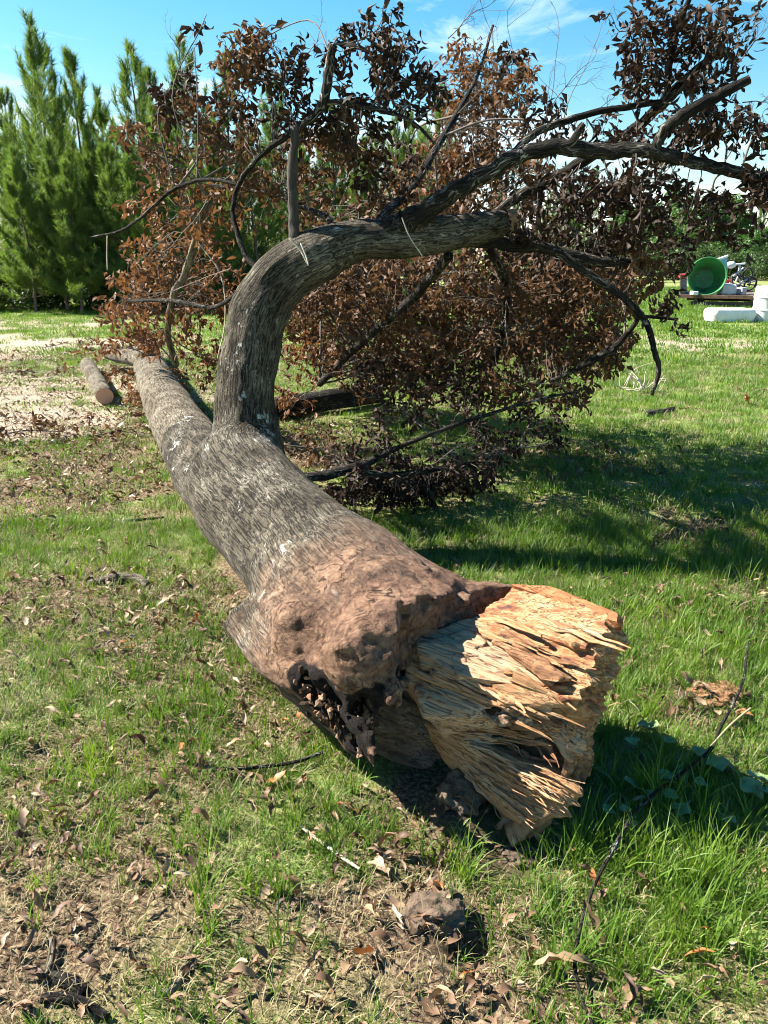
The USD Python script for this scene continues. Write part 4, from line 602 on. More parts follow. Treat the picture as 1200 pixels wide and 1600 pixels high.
# ------------------------------------------------------------------ grass, straw and leaf litter
def tuft(seed, n, h, spread, width, lean, segs=3):
    r = rng(seed); V, F = [], []
    for i in range(n):
        a = r.uniform(0, 2 * np.pi); rad = spread * r.uniform()**0.6; b = np.array([math.cos(a) * rad, math.sin(a) * rad, -0.01]); d = r.uniform(0, 2 * np.pi) if r.uniform() < 0.4 else a + r.normal() * 0.6
        L = h * r.uniform(0.5, 1.25); le = lean * r.uniform(0.4, 1.5); out = np.array([math.cos(d), math.sin(d), 0]); side = np.array([-math.sin(d), math.cos(d), 0]); tw = r.normal() * 0.5; w = width * r.uniform(0.6, 1.3); p = b; k = len(V)
        side = nrm(side + out * tw)
        for j in range(segs + 1):
            t = j / segs; ww = w * (1 - t)**0.7 * 0.5
            if j < segs: V += [p - side * ww, p + side * ww]
            else: V += [p]
            an = le * (0.35 + t * 1.3); p = p + (out * math.sin(an) + np.array([0, 0, math.cos(an)])) * L / segs
        for j in range(segs - 1): q = k + 2 * j; F += [(q, q + 1, q + 3), (q, q + 3, q + 2)]
        q = k + 2 * (segs - 1); F.append((q, q + 1, q + 2))
    V = np.array(V); V[:, 2] = np.maximum(V[:, 2], -0.01)
    return V, np.array(F)
def scatter(n, y0, y1, seed, margin=0.25, power=0.5):
    r = rng(seed); y = np.exp(r.uniform(np.log(y0), np.log(y1), n)) if power == 1 else (y0**2 + (y1**2 - y0**2) * r.uniform(size=n))**0.5
    x = (r.uniform(-1, 1, n)) * (0.56 * y + margin); return x, y
BARE = [(*G(800, 1312)[:2], 0.11, 0.09), (*G(800, 1352)[:2], 0.12, 0.07), (*G(700, 1262)[:2], 0.15, 0.12), (*G(640, 1215)[:2], 0.12, 0.10), (*G(858, 1310)[:2], 0.08, 0.07)]
def near_trunk(x, y, pad=0.0):
    bare = np.zeros(len(x), bool)
    for a, b, c, d in BARE: bare |= ((x - a) / c)**2 + ((y - b) / d)**2 < 1
    return near_trunk_(x, y, pad) | (bare & (np.modf(np.abs(np.sin(x * 9173.1 + y * 5311.7)) * 917.3)[0] < 0.92))
def near_trunk_(x, y, pad=0.0):
    p = np.stack([x, y, 0.22 + 0 * x], -1); d = np.full(len(x), 9.0)
    for Ln in (A[7:40], B):
        for i in range(len(Ln) - 1):
            a, b = Ln[i, :2], Ln[i + 1, :2]; ab = b - a; t = np.clip(((p[:, :2] - a) @ ab) / max(ab @ ab, 1e-9), 0, 1); d = np.minimum(d, np.linalg.norm(p[:, :2] - a - t[:, None] * ab, axis=1) - Ln[i, 3] * 0.62)
    return d < pad
def green(x, y):
    p = np.stack([x, y, 0 * x], -1)
    shade_side = 1 / (1 + np.exp(-(x - 0.55 + 0.05 * (y - 2)) * 3.0))
    return np.clip(1.02 + 2.5 * (fb(p * 1.5, 3, 51) - 0.5) + 1.1 * (fb(p * 5, 3, 52) - 0.5) + 0.40 * shade_side - 0.85 * litter_mask(x, y)**1.5 + 0.16 / (1 + np.exp((x - 0.3) * 5)) - 0.95 * sand_mask(x, y) - 1.6 * RUT(x, y) + 0.25 * np.clip((y - 4) / 4, 0, 1), 0, 1)
GR = [('grass_tuft', tuft(800 + i, 13, [0.075, 0.06, 0.09, 0.05, 0.11][i], 0.04, 0.0048, [0.75, 1.0, 0.6, 1.1, 0.8][i]), 'grass', True) for i in range(5)]
ST = [('straw_tuft', tuft(820 + i, 11, [0.06, 0.08, 0.05, 0.07][i], 0.05, 0.0028, 1.25, 3), 'straw', True) for i in range(4)]
GF = [('grass_tuft', tuft(840 + i, 26, [0.065, 0.05, 0.09, 0.045][i], 0.11, 0.0075, [0.8, 1.0, 0.6, 1.1][i]), 'grass', True) for i in range(4)]
GD = [('grass_tuft', tuft(860 + i, 60, [0.075, 0.06, 0.10][i], 0.34, 0.018, 0.85, 2), 'grass', True) for i in range(3)]
SF = [('straw_tuft', tuft(880 + i, 16, 0.08, 0.12, 0.006, 1.25, 2), 'straw', True) for i in range(3)]
def field_of(name, protos, n, y0, y1, seed, dens, label, cat, smin_=0.7, smax_=1.3, tilt=0.15, pad=0.0):
    x, y = scatter(n, y0, y1, seed); r = rng(seed + 1); k = (r.uniform(size=n) < dens(x, y)) & ~near_trunk(x, y, pad); x, y = x[k], y[k]; m = len(x)
    q = qmul(qaxis(r.normal(size=(m, 3)) * [1, 1, 0.01], r.normal(size=m) * tilt), qz(r.uniform(0, 2 * np.pi, m)))
    sc = r.uniform(smin_, smax_, m) * (np.clip(0.72 + 0.15 * (x - 0.1), 0.70, 0.88) if 'grass' in name else 1.0); return instancer(name, protos, np.stack([x, y, H(x, y)], 1), q, sc, r.integers(0, len(protos), m), label, cat)
tallr = lambda x, y: 1.0
field_of('near_grass', GR, 15000, 1.0, 4.6, 1001, lambda x, y: np.clip(green(x, y) * 1.35, 0.03, 1), 'green grass tufts growing round the torn base of the tree', 'grass')
field_of('near_straw', ST, 18000, 1.0, 4.6, 1003, lambda x, y: np.clip(0.90 - 0.5 * green(x, y), 0.08, 1) * np.clip(1.15 - 0.5 * x, 0.3, 1) * (1 - 0.5 * litter_mask(x, y)), 'dry pale straw lying among the near grass', 'dry grass', pad=-0.02)
field_of('middle_grass', GF, 17000, 4.4, 13.0, 1005, lambda x, y: np.clip(green(x, y) * 1.15 + 0.04, 0, 1), 'green grass growing behind and beside the fallen tree', 'grass')
field_of('middle_straw', SF, 12000, 4.4, 14.0, 1007, lambda x, y: np.clip(0.75 - 0.5 * green(x, y), 0.02, 1) * (1 - 0.85 * sand_mask(x, y)), 'dry straw among the grass behind the fallen tree', 'dry grass')
field_of('far_grass', GD, 15000, 12.5, 48.0, 1009, lambda x, y: np.clip(green(x, y) * 1.1 + 0.1, 0, 1), 'grass of the clearing reaching back to the woods', 'grass', 0.8, 1.5)
# taller blades round the tip of the stump and at the lower right
TB = [('grass_tuft', tuft(890 + i, 9, [0.15, 0.19, 0.13][i], 0.02, 0.0052, [0.55, 0.75, 0.9][i], 4), 'grass', True) for i in range(3)]
r = rng(61); pts = []
for cx, cy, rx, ry, n in [(1060, 1390, 110, 50, 60), (760, 1340, 60, 30, 14), (640, 1215, 60, 30, 26), (900, 1340, 140, 40, 60), (1080, 1240, 110, 60, 50), (1100, 1000, 90, 60, 40), (800, 840, 200, 40, 60), (560, 1300, 90, 50, 20), (1000, 1480, 180, 60, 40), (1150, 900, 60, 60, 24), (330, 1400, 160, 100, 24), (720, 1200, 30, 30, 10), (300, 1080, 90, 60, 10)]:
    for _ in range(n): g = G(cx + r.normal() * rx * 0.6, cy + r.normal() * ry * 0.6); pts.append((g[0], g[1]))
pts = np.array(pts); pts = pts[~near_trunk(pts[:, 0], pts[:, 1], -0.03)]; m = len(pts)
instancer('tall_grass', TB, np.c_[pts, H(pts[:, 0], pts[:, 1])], qz(r.uniform(0, 6.28, m)), r.uniform(0.6, 1.1, m), r.integers(0, 3, m), 'long arching grass blades near the stump and its shadow', 'grass')

FL = [leaf_shape(930 + i, 1.0, 0.27 + 0.04 * (i % 4), [0.7, 1.4, 2.2, -1.0, 1.0][i % 5], [0.35, 0.75, 1.05][i % 3], 7) for i in range(12)]
x, y = scatter(60000, 1.0, 14.0, 1021); r = rng(1022); k = (r.uniform(size=len(x)) < np.clip(litter_mask(x, y)**1.6 * 1.25 + 0.03 * (x < 0.4) + 0.35 * (sand_mask(x, y) > 0.15), 0, 1) * np.where(y > 4.6, 0.7, 1)) & ~near_trunk_(x, y, 0.0); x, y = x[k], y[k]; m = len(x)
q = qmul(qaxis(r.normal(size=(m, 3)) * [1, 1, 0.01], r.normal(size=m) * 0.45), qz(r.uniform(0, 6.28, m)))
instancer('leaf_litter', [('litter_leaf', f, 'litter_leaf', True) for f in FL], np.stack([x, y, H(x, y) + 0.014 + 0.034 * r.uniform(size=m)], 1), q, (0.018 + 0.055 * r.uniform(size=m)**1.7) * np.where(y > 5, 1.5, 1), r.integers(0, len(FL), m), 'brown litter of small dead leaves and fragments in the grass', 'leaf litter')
# larger fallen leaves one can pick out
leaf_src = []
for i in range(6):
    o = xf('fallen_leaf', 'dry brown fallen leaf lying curled in the grass before the trunk', 'leaf', (0, 0, 0), group='dry leaves fallen round the trunk') if False else None
    leaf_src.append(UsdGeom.Xform.Define(stage, f'/World/Looks/leaf_kind_{i}').GetPrim()) if False else None
def fallen(px, py, size, ang, seed, mat='litter_leaf', label='dry brown fallen leaf lying in the grass near the trunk', group='dry brown leaves fallen in the grass', lift=0.030, tilt=0.45):
    g = G(px, py); z = float(H(g[0], g[1])); rr = rng(seed); v, f = FL[seed % len(FL)]; v = v * size; v = v - v.mean(0)
    c, s = math.cos(ang), math.sin(ang); v = v @ np.array([[c, s, 0], [-s, c, 0], [0, 0, 1]]); t = rr.normal() * tilt; v = v @ np.array([[1, 0, 0], [0, math.cos(t), math.sin(t)], [0, -math.sin(t), math.cos(t)]])
    _mesh('fallen_leaf', (v + [g[0], g[1], z + lift - min(0, v[:, 2].min()) * 0.7], f), mat, None, smooth=True, label=label, cat='leaf', group=group)
for i, (px, py, sz, a, mt, lb) in enumerate([(1085, 1515, .085, 2.7, 'orange_leaf', 'bright orange brown leaf at the lower right among green blades'), (1105, 1475, .05, 0.3, 'orange_leaf', 'small orange leaf just above the bright orange brown one'), (508, 1310, .075, 0.2, 'litter_leaf', 'tan leaf with pointed tip below the splintered base'), (318, 1301, .09, 0.1, 'litter_leaf', 'flat tan leaf left of centre in bright grass'), (925, 1465, .11, 1.9, 'litter_leaf', 'long brown leaf standing beside the thin bent stem'), (905, 1530, .13, 0.1, 'litter_leaf', 'large folded brown leaf crossed by the thin bent stem'), (860, 1520, .10, 2.8, 'litter_leaf', 'pale folded leaf left of the thin bent stem'), (1165, 634, .20, 0.8, 'orange_leaf', 'rust brown leaf clump lying alone on the far right grass'), (1140, 1500, .07, 1.0, 'litter_leaf', 'brown leaf half hidden at the lower right edge'), (240, 870, .09, 0.5, 'litter_leaf', 'curled brown leaf on the bright lawn left of the trunk'), (330, 1075, .10, 1.4, 'litter_leaf', 'pale leaf under the pointed left flare of the base'), (1065, 1268, .05, 0.6, 'orange_leaf', 'small tan leaf on the lit edge of the stump shadow')]):
    fallen(px, py, sz, a, 40 + i, mt, lb, None)
r = rng(63); n = 0
while n < 280:
    cx, cy, rx, ry = LITTER[r.integers(0, len(LITTER))]; px, py = cx + r.normal() * rx * 0.55, cy + r.normal() * ry * 0.55
    if r.uniform() < 0.3: px, py = r.uniform(5, 1195), r.uniform(900, 1595)
    if not (5 < px < 1195 and 900 < py < 1598): continue
    g = G(px, py)
    if near_trunk_(np.array([g[0]]), np.array([g[1]]), 0.0)[0]: continue
    fallen(px, py, r.uniform(0.04, 0.085), r.uniform(0, 6.28), int(r.integers(0, 5000)), 'litter_leaf' if r.uniform() < 0.93 else 'orange_leaf'); n += 1

# ------------------------------------------------------------------ sticks, soil and weeds on the ground
def stick(name, pts, mat, label, cat, zoff=0.01, sides=7, zs=None, rough=0.15, seed=0):
    Q = []
    for i, (px, py, hw) in enumerate(pts):
        z = (zs[i] if zs else 0.0); g = G(px, py, z); Q.append((g[0], g[1], z + float(H(g[0], g[1])) + zoff, hw * SC(py, g[1])))
    S = spline(Q, 5); v, f, bc = tube(S[:, :3], np.maximum(S[:, 3] * (0.75 if name == 'bent_stem' else 1), 0.001), sides, rough, seed); return _mesh(name, (v, f), mat, None, smooth=True, label=label, cat=cat, prim={'bark': bc})
stick('bent_stem', [(1192, 950, 2), (1168, 1010, 3), (1160, 1070, 3), (1125, 1140, 3.6), (1110, 1175, 3.6), (1060, 1215, 4), (1000, 1262, 4), (955, 1340, 4), (925, 1395, 4), (905, 1460, 4.2), (898, 1510, 4.2), (908, 1560, 4), (925, 1610, 4)], 'limb_bark', 'long thin bent stem lying across the shaded grass at the right', 'stick', zs=[.03, .04, .05, .06, .06, .06, .07, .06, .05, .05, .03, .03, .03])
stick('twig', [(338, 1211, 3), (400, 1208, 3.2), (460, 1204, 3), (505, 1190, 2.4)], 'limb_bark', 'thin straight twig on the grass below the left flare', 'twig', 0.03)
stick('twig', [(468, 1292, 2.4), (505, 1318, 2.6), (540, 1345, 2.8), (562, 1360, 2.2)], 'pale_twig', 'pale thin twig beside the pointed tan leaf', 'twig', 0.02)
stick('dead_stick', [(65, 1562, 7), (105, 1560, 9), (140, 1575, 7.5), (168, 1588, 6)], 'limb_bark', 'short grey crooked stick at the lower left corner', 'stick', 0.015)
stick('dead_stick', [(82, 1525, 10), (110, 1535, 11), (135, 1548, 8)], 'limb_bark', 'thick brown piece of bark above the grey crooked stick', 'stick', 0.012)
stick('dead_stick', [(140, 920, 4), (180, 915, 8), (215, 914, 9), (232, 922, 5)], 'log_bark', 'chunky tan stick on the lawn left of the trunk', 'stick', 0.02)
stick('dead_stick', [(300, 1480, 5), (285, 1525, 6), (262, 1552, 6), (240, 1552, 4)], 'log_bark', 'curved tan stick among foreground grass', 'stick', 0.01)
stick('dead_stick', [(84, 1470, 5), (80, 1500, 6), (70, 1528, 5)], 'log_bark', 'upright tan stick in leaf litter at lower left', 'stick', 0.02)
stick('dead_stick', [(1010, 650, 5), (1030, 648, 5), (1052, 644, 4)], 'limb_bark', 'short brown stick lying beside the pale twig bundle', 'stick', 0.04)
stick('twig', [(193, 822, 2), (230, 818, 2.4), (258, 816, 2)], 'limb_bark', 'short dark twig on the bright lawn beside the log', 'twig', 0.03)
stick('twig', [(495, 795, 2.5), (540, 800, 2.5), (575, 803, 2)], 'limb_bark', 'dark twig on the lit grass right of the bulge', 'twig', 0.04)
stick('dry_stalk', [(1105, 1175, 1.3), (1140, 1140, 1.6), (1172, 1110, 1.8)], 'straw', 'yellow green stalk rising beside the bent stem', 'stalk', zs=[.05, .09, .13])
bt = []; c0 = G(1005, 615)
r = rng(71)
for i in range(22):
    a = c0 + np.array([r.normal() * 0.16, r.normal() * 0.10, r.uniform(0.02, 0.10)]); b = a + np.array([r.normal() * 0.16, r.normal() * 0.12, r.uniform(0.02, 0.34)]); P_ = spline(np.array([a, (a + b) / 2 + r.normal(size=3) * 0.05, b]), 4); bt.append(tube(P_, np.linspace(0.007, 0.004, len(P_)), 4))
_mesh('twig_bundle', join(bt), 'pale_twig', None, smooth=True, label='bundle of bleached bare twigs on the grass under the hanging limb', cat='twigs')
for i, (px, py, rad, mt, lb, cat, sq) in enumerate([(1120, 1092, .07, 'brown_wood', 'reddish brown chunk of bark debris near the right edge', 'bark', (1.5, 1, .5)), (716, 1262, .085, 'soil', 'dark crumbly clod of soil under the splinter fan', 'soil', (0.8, 0.9, .8)), (680, 1440, .065, 'soil', 'tan clod of soil beside a burrow hole in front', 'soil', (1.2, 0.9, .7)), (815, 1335, .05, 'soil', 'dark clod under the pointed wood tongue', 'soil', (1.3, 0.8, .6))]):
    g = G(px, py); v, f = lump(np.array([g[0], g[1], float(H(g[0], g[1]))]), rad, 500 + i, sq, 0.55, 4); v = v + trimesh.Trimesh(v, f, process=False).vertex_normals * (0.022 * (fb(v * 40, 3, 8) - 0.5))[:, None]
    _mesh(['bark_chunk', 'soil_clod', 'soil_clod', 'soil_clod'][i], (v, f), mt, None, smooth=True, label=lb, cat=cat, prim={'grain': v, 'bark': v})
def weed_leaf(c, ang, size, seed, tilt):
    r = rng(seed); n = 9; m = 5; V = []; t = np.linspace(0, 1, n); w = 0.46 * np.sin(np.pi * np.clip(t, 0.02, 0.985)**0.75) * (1 + 0.10 * np.sin(t * 40))
    for i in range(n):
        for j in range(m):
            s = (j / (m - 1) - 0.5) * 2; V.append((t[i], s * w[i], 0.10 * abs(s) + 0.05 * math.sin(t[i] * 9 + s * 3 + seed) - 0.20 * t[i]**2 + 0.03 * r.normal()))
    V = np.array(V) * size; F = []
    for i in range(n - 1):
        for j in range(m - 1): a = i * m + j; F += [(a, a + 1, a + m + 1), (a, a + m + 1, a + m)]
    ca, sa = math.cos(tilt), math.sin(tilt); V = V @ np.array([[ca, 0, sa], [0, 1, 0], [-sa, 0, ca]]); ca, sa = math.cos(ang), math.sin(ang); V = V @ np.array([[ca, sa, 0], [-sa, ca, 0], [0, 0, 1]])
    return V + c, np.array(F)
WEEDS = [('spindly weed with three small grey green leaves right of the stump', [(985, 1090, .07), (1000, 1125, .07), (985, 1150, .075), (1030, 1135, .08), (1040, 1158, .06)]), ('grey green weed in the middle of the shaded grass, crossed by the bent stem', [(1060, 1200, .07), (1095, 1168, .075), (1085, 1215, .06), (1050, 1208, .085)]), ('broad leaved weed with the largest pale leaves near the right edge', [(1128, 1205, .105), (1158, 1218, .115), (1120, 1190, .07)]), ('weed with one wide leaf cut off by the right picture edge', [(1190, 1222, .11), (1198, 1240, .08)]), ('low weed hidden in the dark shadow beside the stump', [(932, 1198, .085), (975, 1218, .075), (1010, 1235, .075), (940, 1260, .06), (968, 1262, .05), (985, 1275, .05)]), ('wilting weed at the lit edge of the stump shadow', [(1040, 1245, .075), (1075, 1252, .08), (1060, 1262, .05), (1150, 1285, .06)])]
for i, (lb, lv) in enumerate(WEEDS):
    w = xf('broadleaf_weed', lb, 'weed'); r = rng(600 + i); c = np.mean([G(a, b) for a, b, _ in lv], axis=0); c[2] = float(H(c[0], c[1]))
    for j, (px, py, sz) in enumerate(lv):
        g = G(px, py, 0.06); g[2] = 0.06 + float(H(g[0], g[1])); _mesh('leaf', weed_leaf(g, r.uniform(0, 6.28), sz * 0.72, 620 + i * 9 + j, r.uniform(-0.5, 0.3)), 'weed_leaf', w, smooth=True)
        S = spline(np.array([c, (c + g) / 2 + [0, 0, 0.02], g]), 4); _mesh('stem', tube(S, np.linspace(0.003, 0.002, len(S)), 5)[:2], 'weed_leaf', w, smooth=True)
# cut logs
def cut_log(name, a, b, r0, r1, label, mat='log_bark', seed=0, cat='log'):
    o = xf(name, label, cat); S = spline(np.array([a, (a + b) / 2 + np.array([0, 0, 0.01]), b]), 6); v, f, bc = tube(S, np.linspace(r0, r1, len(S)), 18, 0.10, seed)
    _mesh('bark', (v, f), mat, o, smooth=40, prim=None) if False else slab_bark(v, f, bc, mat, o)
    d = nrm(a - b); e1 = nrm(np.cross(d, [0, 0, 1])); e2 = np.cross(e1, d); th = np.linspace(0, 2 * np.pi, 25)[:-1]; rr = r0 * 0.95
    V = np.vstack([a + d * 0.006] + [a + d * 0.005 + rr * (math.cos(t) * e1 + math.sin(t) * e2) for t in th] + [a - d * 0.01 + rr * (math.cos(t) * e1 + math.sin(t) * e2) for t in th]); F = [(0, 1 + i, 1 + (i + 1) % 24) for i in range(24)] + [(1 + i, 25 + i, 1 + (i + 1) % 24) for i in range(24)] + [(1 + (i + 1) % 24, 25 + i, 25 + (i + 1) % 24) for i in range(24)]
    _mesh('sawn_end', (V, np.array(F)), 'sawn', o, prim={'grain': np.stack([(V - a) @ e1, (V - a) @ e2, 0 * V[:, 0]], 1)}); return o
def slab_bark(v, f, bc, mat, o): _mesh('bark', (v, f), mat, o, smooth=True, prim={'bark': bc})
M('sawn', {'at': ('attribute', {'attribute': 'grain'}), 'w': ('wave_texture', {'wave_type': 'rings', 'rings_direction': 'spherical', 'scale': 45, 'distortion': 1.5, 'detail': 3}), 'n': ('noise_texture', {'scale': 40, 'detail': 4}), 'f': ('mix_float', {'fac': 0.6}), 'r': ('rgb_ramp', {'ramp': [(0.2, (0.30, 0.16, 0.10)), (0.8, (0.46, 0.28, 0.18))]}), 'p': ('principled_bsdf', {'roughness': 0.85})},
  [('at.vector', 'w.vector'), ('at.vector', 'n.vector'), ('w.fac', 'f.a'), ('n.fac', 'f.b'), ('f.result', 'r.fac'), ('r.color', 'p.base_color')], 'p.BSDF')
a = G(164, 619, 0.10); b = G(137, 570, 0.10)
cut_log('cut_log', a, b, 0.10, 0.105, 'short cut log with sawn round end lying on the sandy patch', seed=31)
a = G(590, 615, 0.13); b = G(425, 640, 0.12)
cut_log('cut_log', a, b, 0.11, 0.12, 'mossy log lying crosswise on the grass behind the upright stem', 'limb_bark', seed=32)
d_ = nrm(W(797, 341, 4.44) - W(770, 349, 4.42)); c_ = A[-1, :3] + d_ * 0.083; e1 = nrm(np.cross(d_, [0, 0, 1])); e2 = np.cross(e1, d_); th = np.linspace(0, 2 * np.pi, 28, endpoint=False)
rim = np.array([(math.cos(t) * e1 + math.sin(t) * e2) * 0.058 * (1 + 0.06 * math.sin(3 * t)) for t in th]); V = np.vstack([[c_ + d_ * 0.002], c_ + rim, c_ + rim * 1.02 - d_ * 0.05]); F = [(0, 1 + i, 1 + (i + 1) % 28) for i in range(28)] + [(1 + i, 29 + i, 1 + (i + 1) % 28) for i in range(28)] + [(1 + (i + 1) % 28, 29 + i, 29 + (i + 1) % 28) for i in range(28)]
_mesh('sawn_end', (V, np.array(F)), 'crumb', tree, prim={'grain': np.stack([(V - c_) @ e1, (V - c_) @ e2, 0 * V[:, 0]], 1)}, label='pale sawn end of the arching stem')

# leafy twigs broken off and lying about
for i, (px, py, ang, L_, lb) in enumerate([(30, 590, 0.1, 0.9, 'dead leafy twig lying on the sand at the left edge of the picture'), (40, 690, 0.3, 0.8, 'withered leafy twig in the litter at the left below the sand'), (190, 690, -0.2, 0.7, 'withered leafy twig lying in the grass left of the long stem'), (250, 655, 0.2, 0.5, 'small dead leafy sprig against the side of the long stem'), (110, 545, 0.4, 0.9, 'dead leafy twig on the bare ground behind the short cut log')]):
    g = G(px, py); g[2] = float(H(g[0], g[1])); o = xf('leafy_twig', lb, 'twig'); rr = rng(1500 + i); d = np.array([math.cos(ang), math.sin(ang), 0]); sg = []; lv = []
    P_ = spline(np.array([g - d * L_ * .5 + [0, 0, .03], g + [0, rr.normal() * .06, .09], g + d * L_ * .5 + [0, 0, .05]]), 6); sg.append(tube(P_, np.linspace(.008, .003, len(P_)), 5))
    for k in range(9):
        b_ = P_[rr.integers(2, len(P_))]; e_ = b_ + nrm(rr.normal(size=3) * [1, 1, .35] + d * .6 + [0, 0, .15]) * rr.uniform(.12, .3); e_[2] = max(e_[2], g[2] + .02); Q_ = spline(np.array([b_, (b_ + e_) / 2 + [0, 0, .02], e_]), 3); sg.append(tube(Q_, np.linspace(.003, .0015, len(Q_)), 3, cap=False))
        n_ = 7; lv += place(LEAVES, rr.integers(0, len(LEAVES), n_), e_ + rr.normal(size=(n_, 3)) * .035 * np.array([1, 1, .5]), nrm(rr.normal(size=(n_, 3)) + d), nrm(rr.normal(size=(n_, 3)) + [0, 0, .8]), rr.uniform(.06, .11, n_))
    _mesh('stem', join(sg), 'twig', o, smooth=True); _mesh('leaves', join(lv), 'dead_leaf', o, smooth=True, kind='stuff')

# ------------------------------------------------------------------ young pines and shrubs of the woods
def needles(base, d, n, L, w, spread, r):
    """n thin needle blades fanning forward from points along a shoot"""
    a = nrm(d + r.normal(size=(n, 3)) * spread); side = nrm(np.cross(a, r.normal(size=(n, 3)))) * w * 0.5; tip = base + a * (L * r.uniform(0.7, 1.2, (n, 1)))
    V = np.stack([base - side, base + side, tip], 1).reshape(-1, 3); return V
def pine_parts(seed, hgt, lush=1.0, thin_top=True):
    r = rng(seed); tr = spline(np.array([[0, 0, -0.1], [r.normal() * 0.05, r.normal() * 0.05, hgt * 0.35], [r.normal() * 0.09, r.normal() * 0.09, hgt * 0.7], [0, 0, hgt]]), 5); tz = np.linspace(0, 1, len(tr))
    trunk = tube(tr, 0.009 * hgt * (1 - tz * 0.93) + 0.006, 7); V, tw = [], [trunk]; z = hgt * 0.10
    while z < hgt * 0.985:
        u = z / hgt; L = hgt * (0.25 * (1 - u)**0.7 + 0.03) * r.uniform(0.75, 1.15); nb = r.integers(4, 6) if u < 0.85 else r.integers(2, 4); a0 = r.uniform(0, 6.28); c = tr[min(int(u * (len(tr) - 1)), len(tr) - 1)] * [1, 1, 0] + [0, 0, z]
        for b in range(nb):
            a = a0 + b * 6.283 / nb + r.normal() * 0.25; el = 0.08 + 0.85 * u + r.normal() * 0.14; l = L * r.uniform(0.7, 1.15); k = 7; P = [c]
            for j in range(k): e = min(el + 0.8 * (j / k), 1.45); P.append(P[-1] + np.array([math.cos(a) * math.cos(e), math.sin(a) * math.cos(e), math.sin(e)]) * l / k)
            P = np.array(P); tw.append(tube(P, np.linspace(0.012 * (1 - u) + 0.006, 0.004, k + 1), 3, cap=False))
            shoots = []
            for j in range(3, k + 1):
                shoots.append((P[j], nrm(P[j] - P[j - 1]), 1.0))
                if l > 0.5:
                    for sgn in (-1, 1):
                        if r.uniform() < 0.75 * lush: dd = nrm(nrm(P[j] - P[j - 1]) + sgn * 0.8 * np.array([-math.sin(a), math.cos(a), 0]) + [0, 0, 0.35 + r.normal() * 0.2]); sl = l * r.uniform(0.12, 0.3); e_ = P[j] + dd * sl; tw.append(tube(np.array([P[j], (P[j] + e_) / 2, e_]), [0.005, 0.004, 0.003], 3, cap=False)); shoots += [(P[j] + dd * sl * 0.6, dd, 0.8), (e_, nrm(dd + [0, 0, 0.5]), 1.0)]
            for p, d, s in shoots:
                n = int(18 * lush); q = p - d * r.uniform(0, 0.22, (n, 1)); V.append(needles(q, nrm(d + [0, 0, 0.3]), n, 0.27 * s, 0.018, 0.55, r))
        z += hgt * (0.040 + 0.03 * u) * r.uniform(0.8, 1.25)
    V.append(needles(np.array([[0, 0, hgt]]) - np.array([0, 0, 1]) * r.uniform(0, 0.9, (60, 1)), np.array([0, 0, 1.0]), 60, 0.22, 0.012, 0.3, r))
    V = np.vstack(V); return join(tw), (V, np.arange(len(V)).reshape(-1, 3))
KINDS = []
for i, (hh, lush) in enumerate([(8.6, 1.0), (7.6, 0.95), (8.0, 0.8), (6.0, 1.25)]):
    tw, nd = pine_parts(1100 + i, hh, lush); KINDS.append((hh, tw, nd))
class_root = stage.CreateClassPrim('/World/Looks/pine_kinds'); PK = []
for i, (hh, tw, nd) in enumerate(KINDS):
    o = UsdGeom.Xform.Define(stage, f'/World/Looks/pine_kinds/kind_{i}').GetPrim(); PK.append(o)
    mm = usdkit.mesh(stage, str(o.GetPath()) + '/trunk', tw, LOOK['pine_bark'], smooth=True); usdkit.mesh(stage, str(o.GetPath()) + '/crown', nd, LOOK['pine_needle'])
def pine(px, tip, Y, kind, label, rz=0.0, group=None, x=None):
    p = W(px, tip, Y); h = p[2] if x is None else tip; pos = (p[0] if x is None else x, Y, 0); k = h / KINDS[kind][0]; ws = max(k, 0.85)
    return copy_of(PK[kind], 'pine_tree', label, 'tree', pos, rz, group, (ws, ws, k))
pine(43, 28, 27.0, 0, 'tallest young pine at the left with a narrow pointed top against the sky', 0.5)
pine(108, 92, 29.5, 1, 'pine with twin spires just right of the tallest young pine', 1.9)
pine(196, 66, 28.5, 2, 'thin topped pine with bare gaps, midway between the pointed pine and the withered crown', 3.1)
pine(278, 56, 30.0, 2, 'pine whose feathery tip rises among the upper left dead leaves', 4.4)
pine(6, 150, 29.0, 1, 'dark pine cut off by the left edge of the picture', 0.2)
pine(135, 205, 25.8, 3, 'bushy bright green pine standing in front of the row', 2.5)
pine(352, 98, 30.0, 1, 'pine seen through the withered leaves left of the dead stub', 5.0)
pine(238, 165, 26.2, 3, 'bushy pine reaching behind the left edge of the withered crown', 0.9)
pine(72, 215, 25.5, 3, 'low bushy pine at the foot of the tallest one', 3.9)
pine(430, 130, 31.0, 0, 'pine behind the thin black broken limb', 2.2)
pine(520, 175, 31.0, 1, 'pine behind the leaves right of the thin black broken limb', 1.2)
pine(622, 182, 32.0, 2, 'slim pine showing in the sky gap left of the rusty leaves', 0.1)
pine(662, 200, 33.0, 0, 'second slim pine in the sky gap, right of the first', 3.6)
pine(570, 215, 30.0, 3, 'low pine glimpsed under the upper leaves left of the sky gap', 5.3)
pine(330, 190, 27.0, 3, 'bushy pine hidden behind the left half of the withered crown', 4.9)
pine(-60, 120, 28.0, 0, 'pine standing just outside the left edge', 1.0)
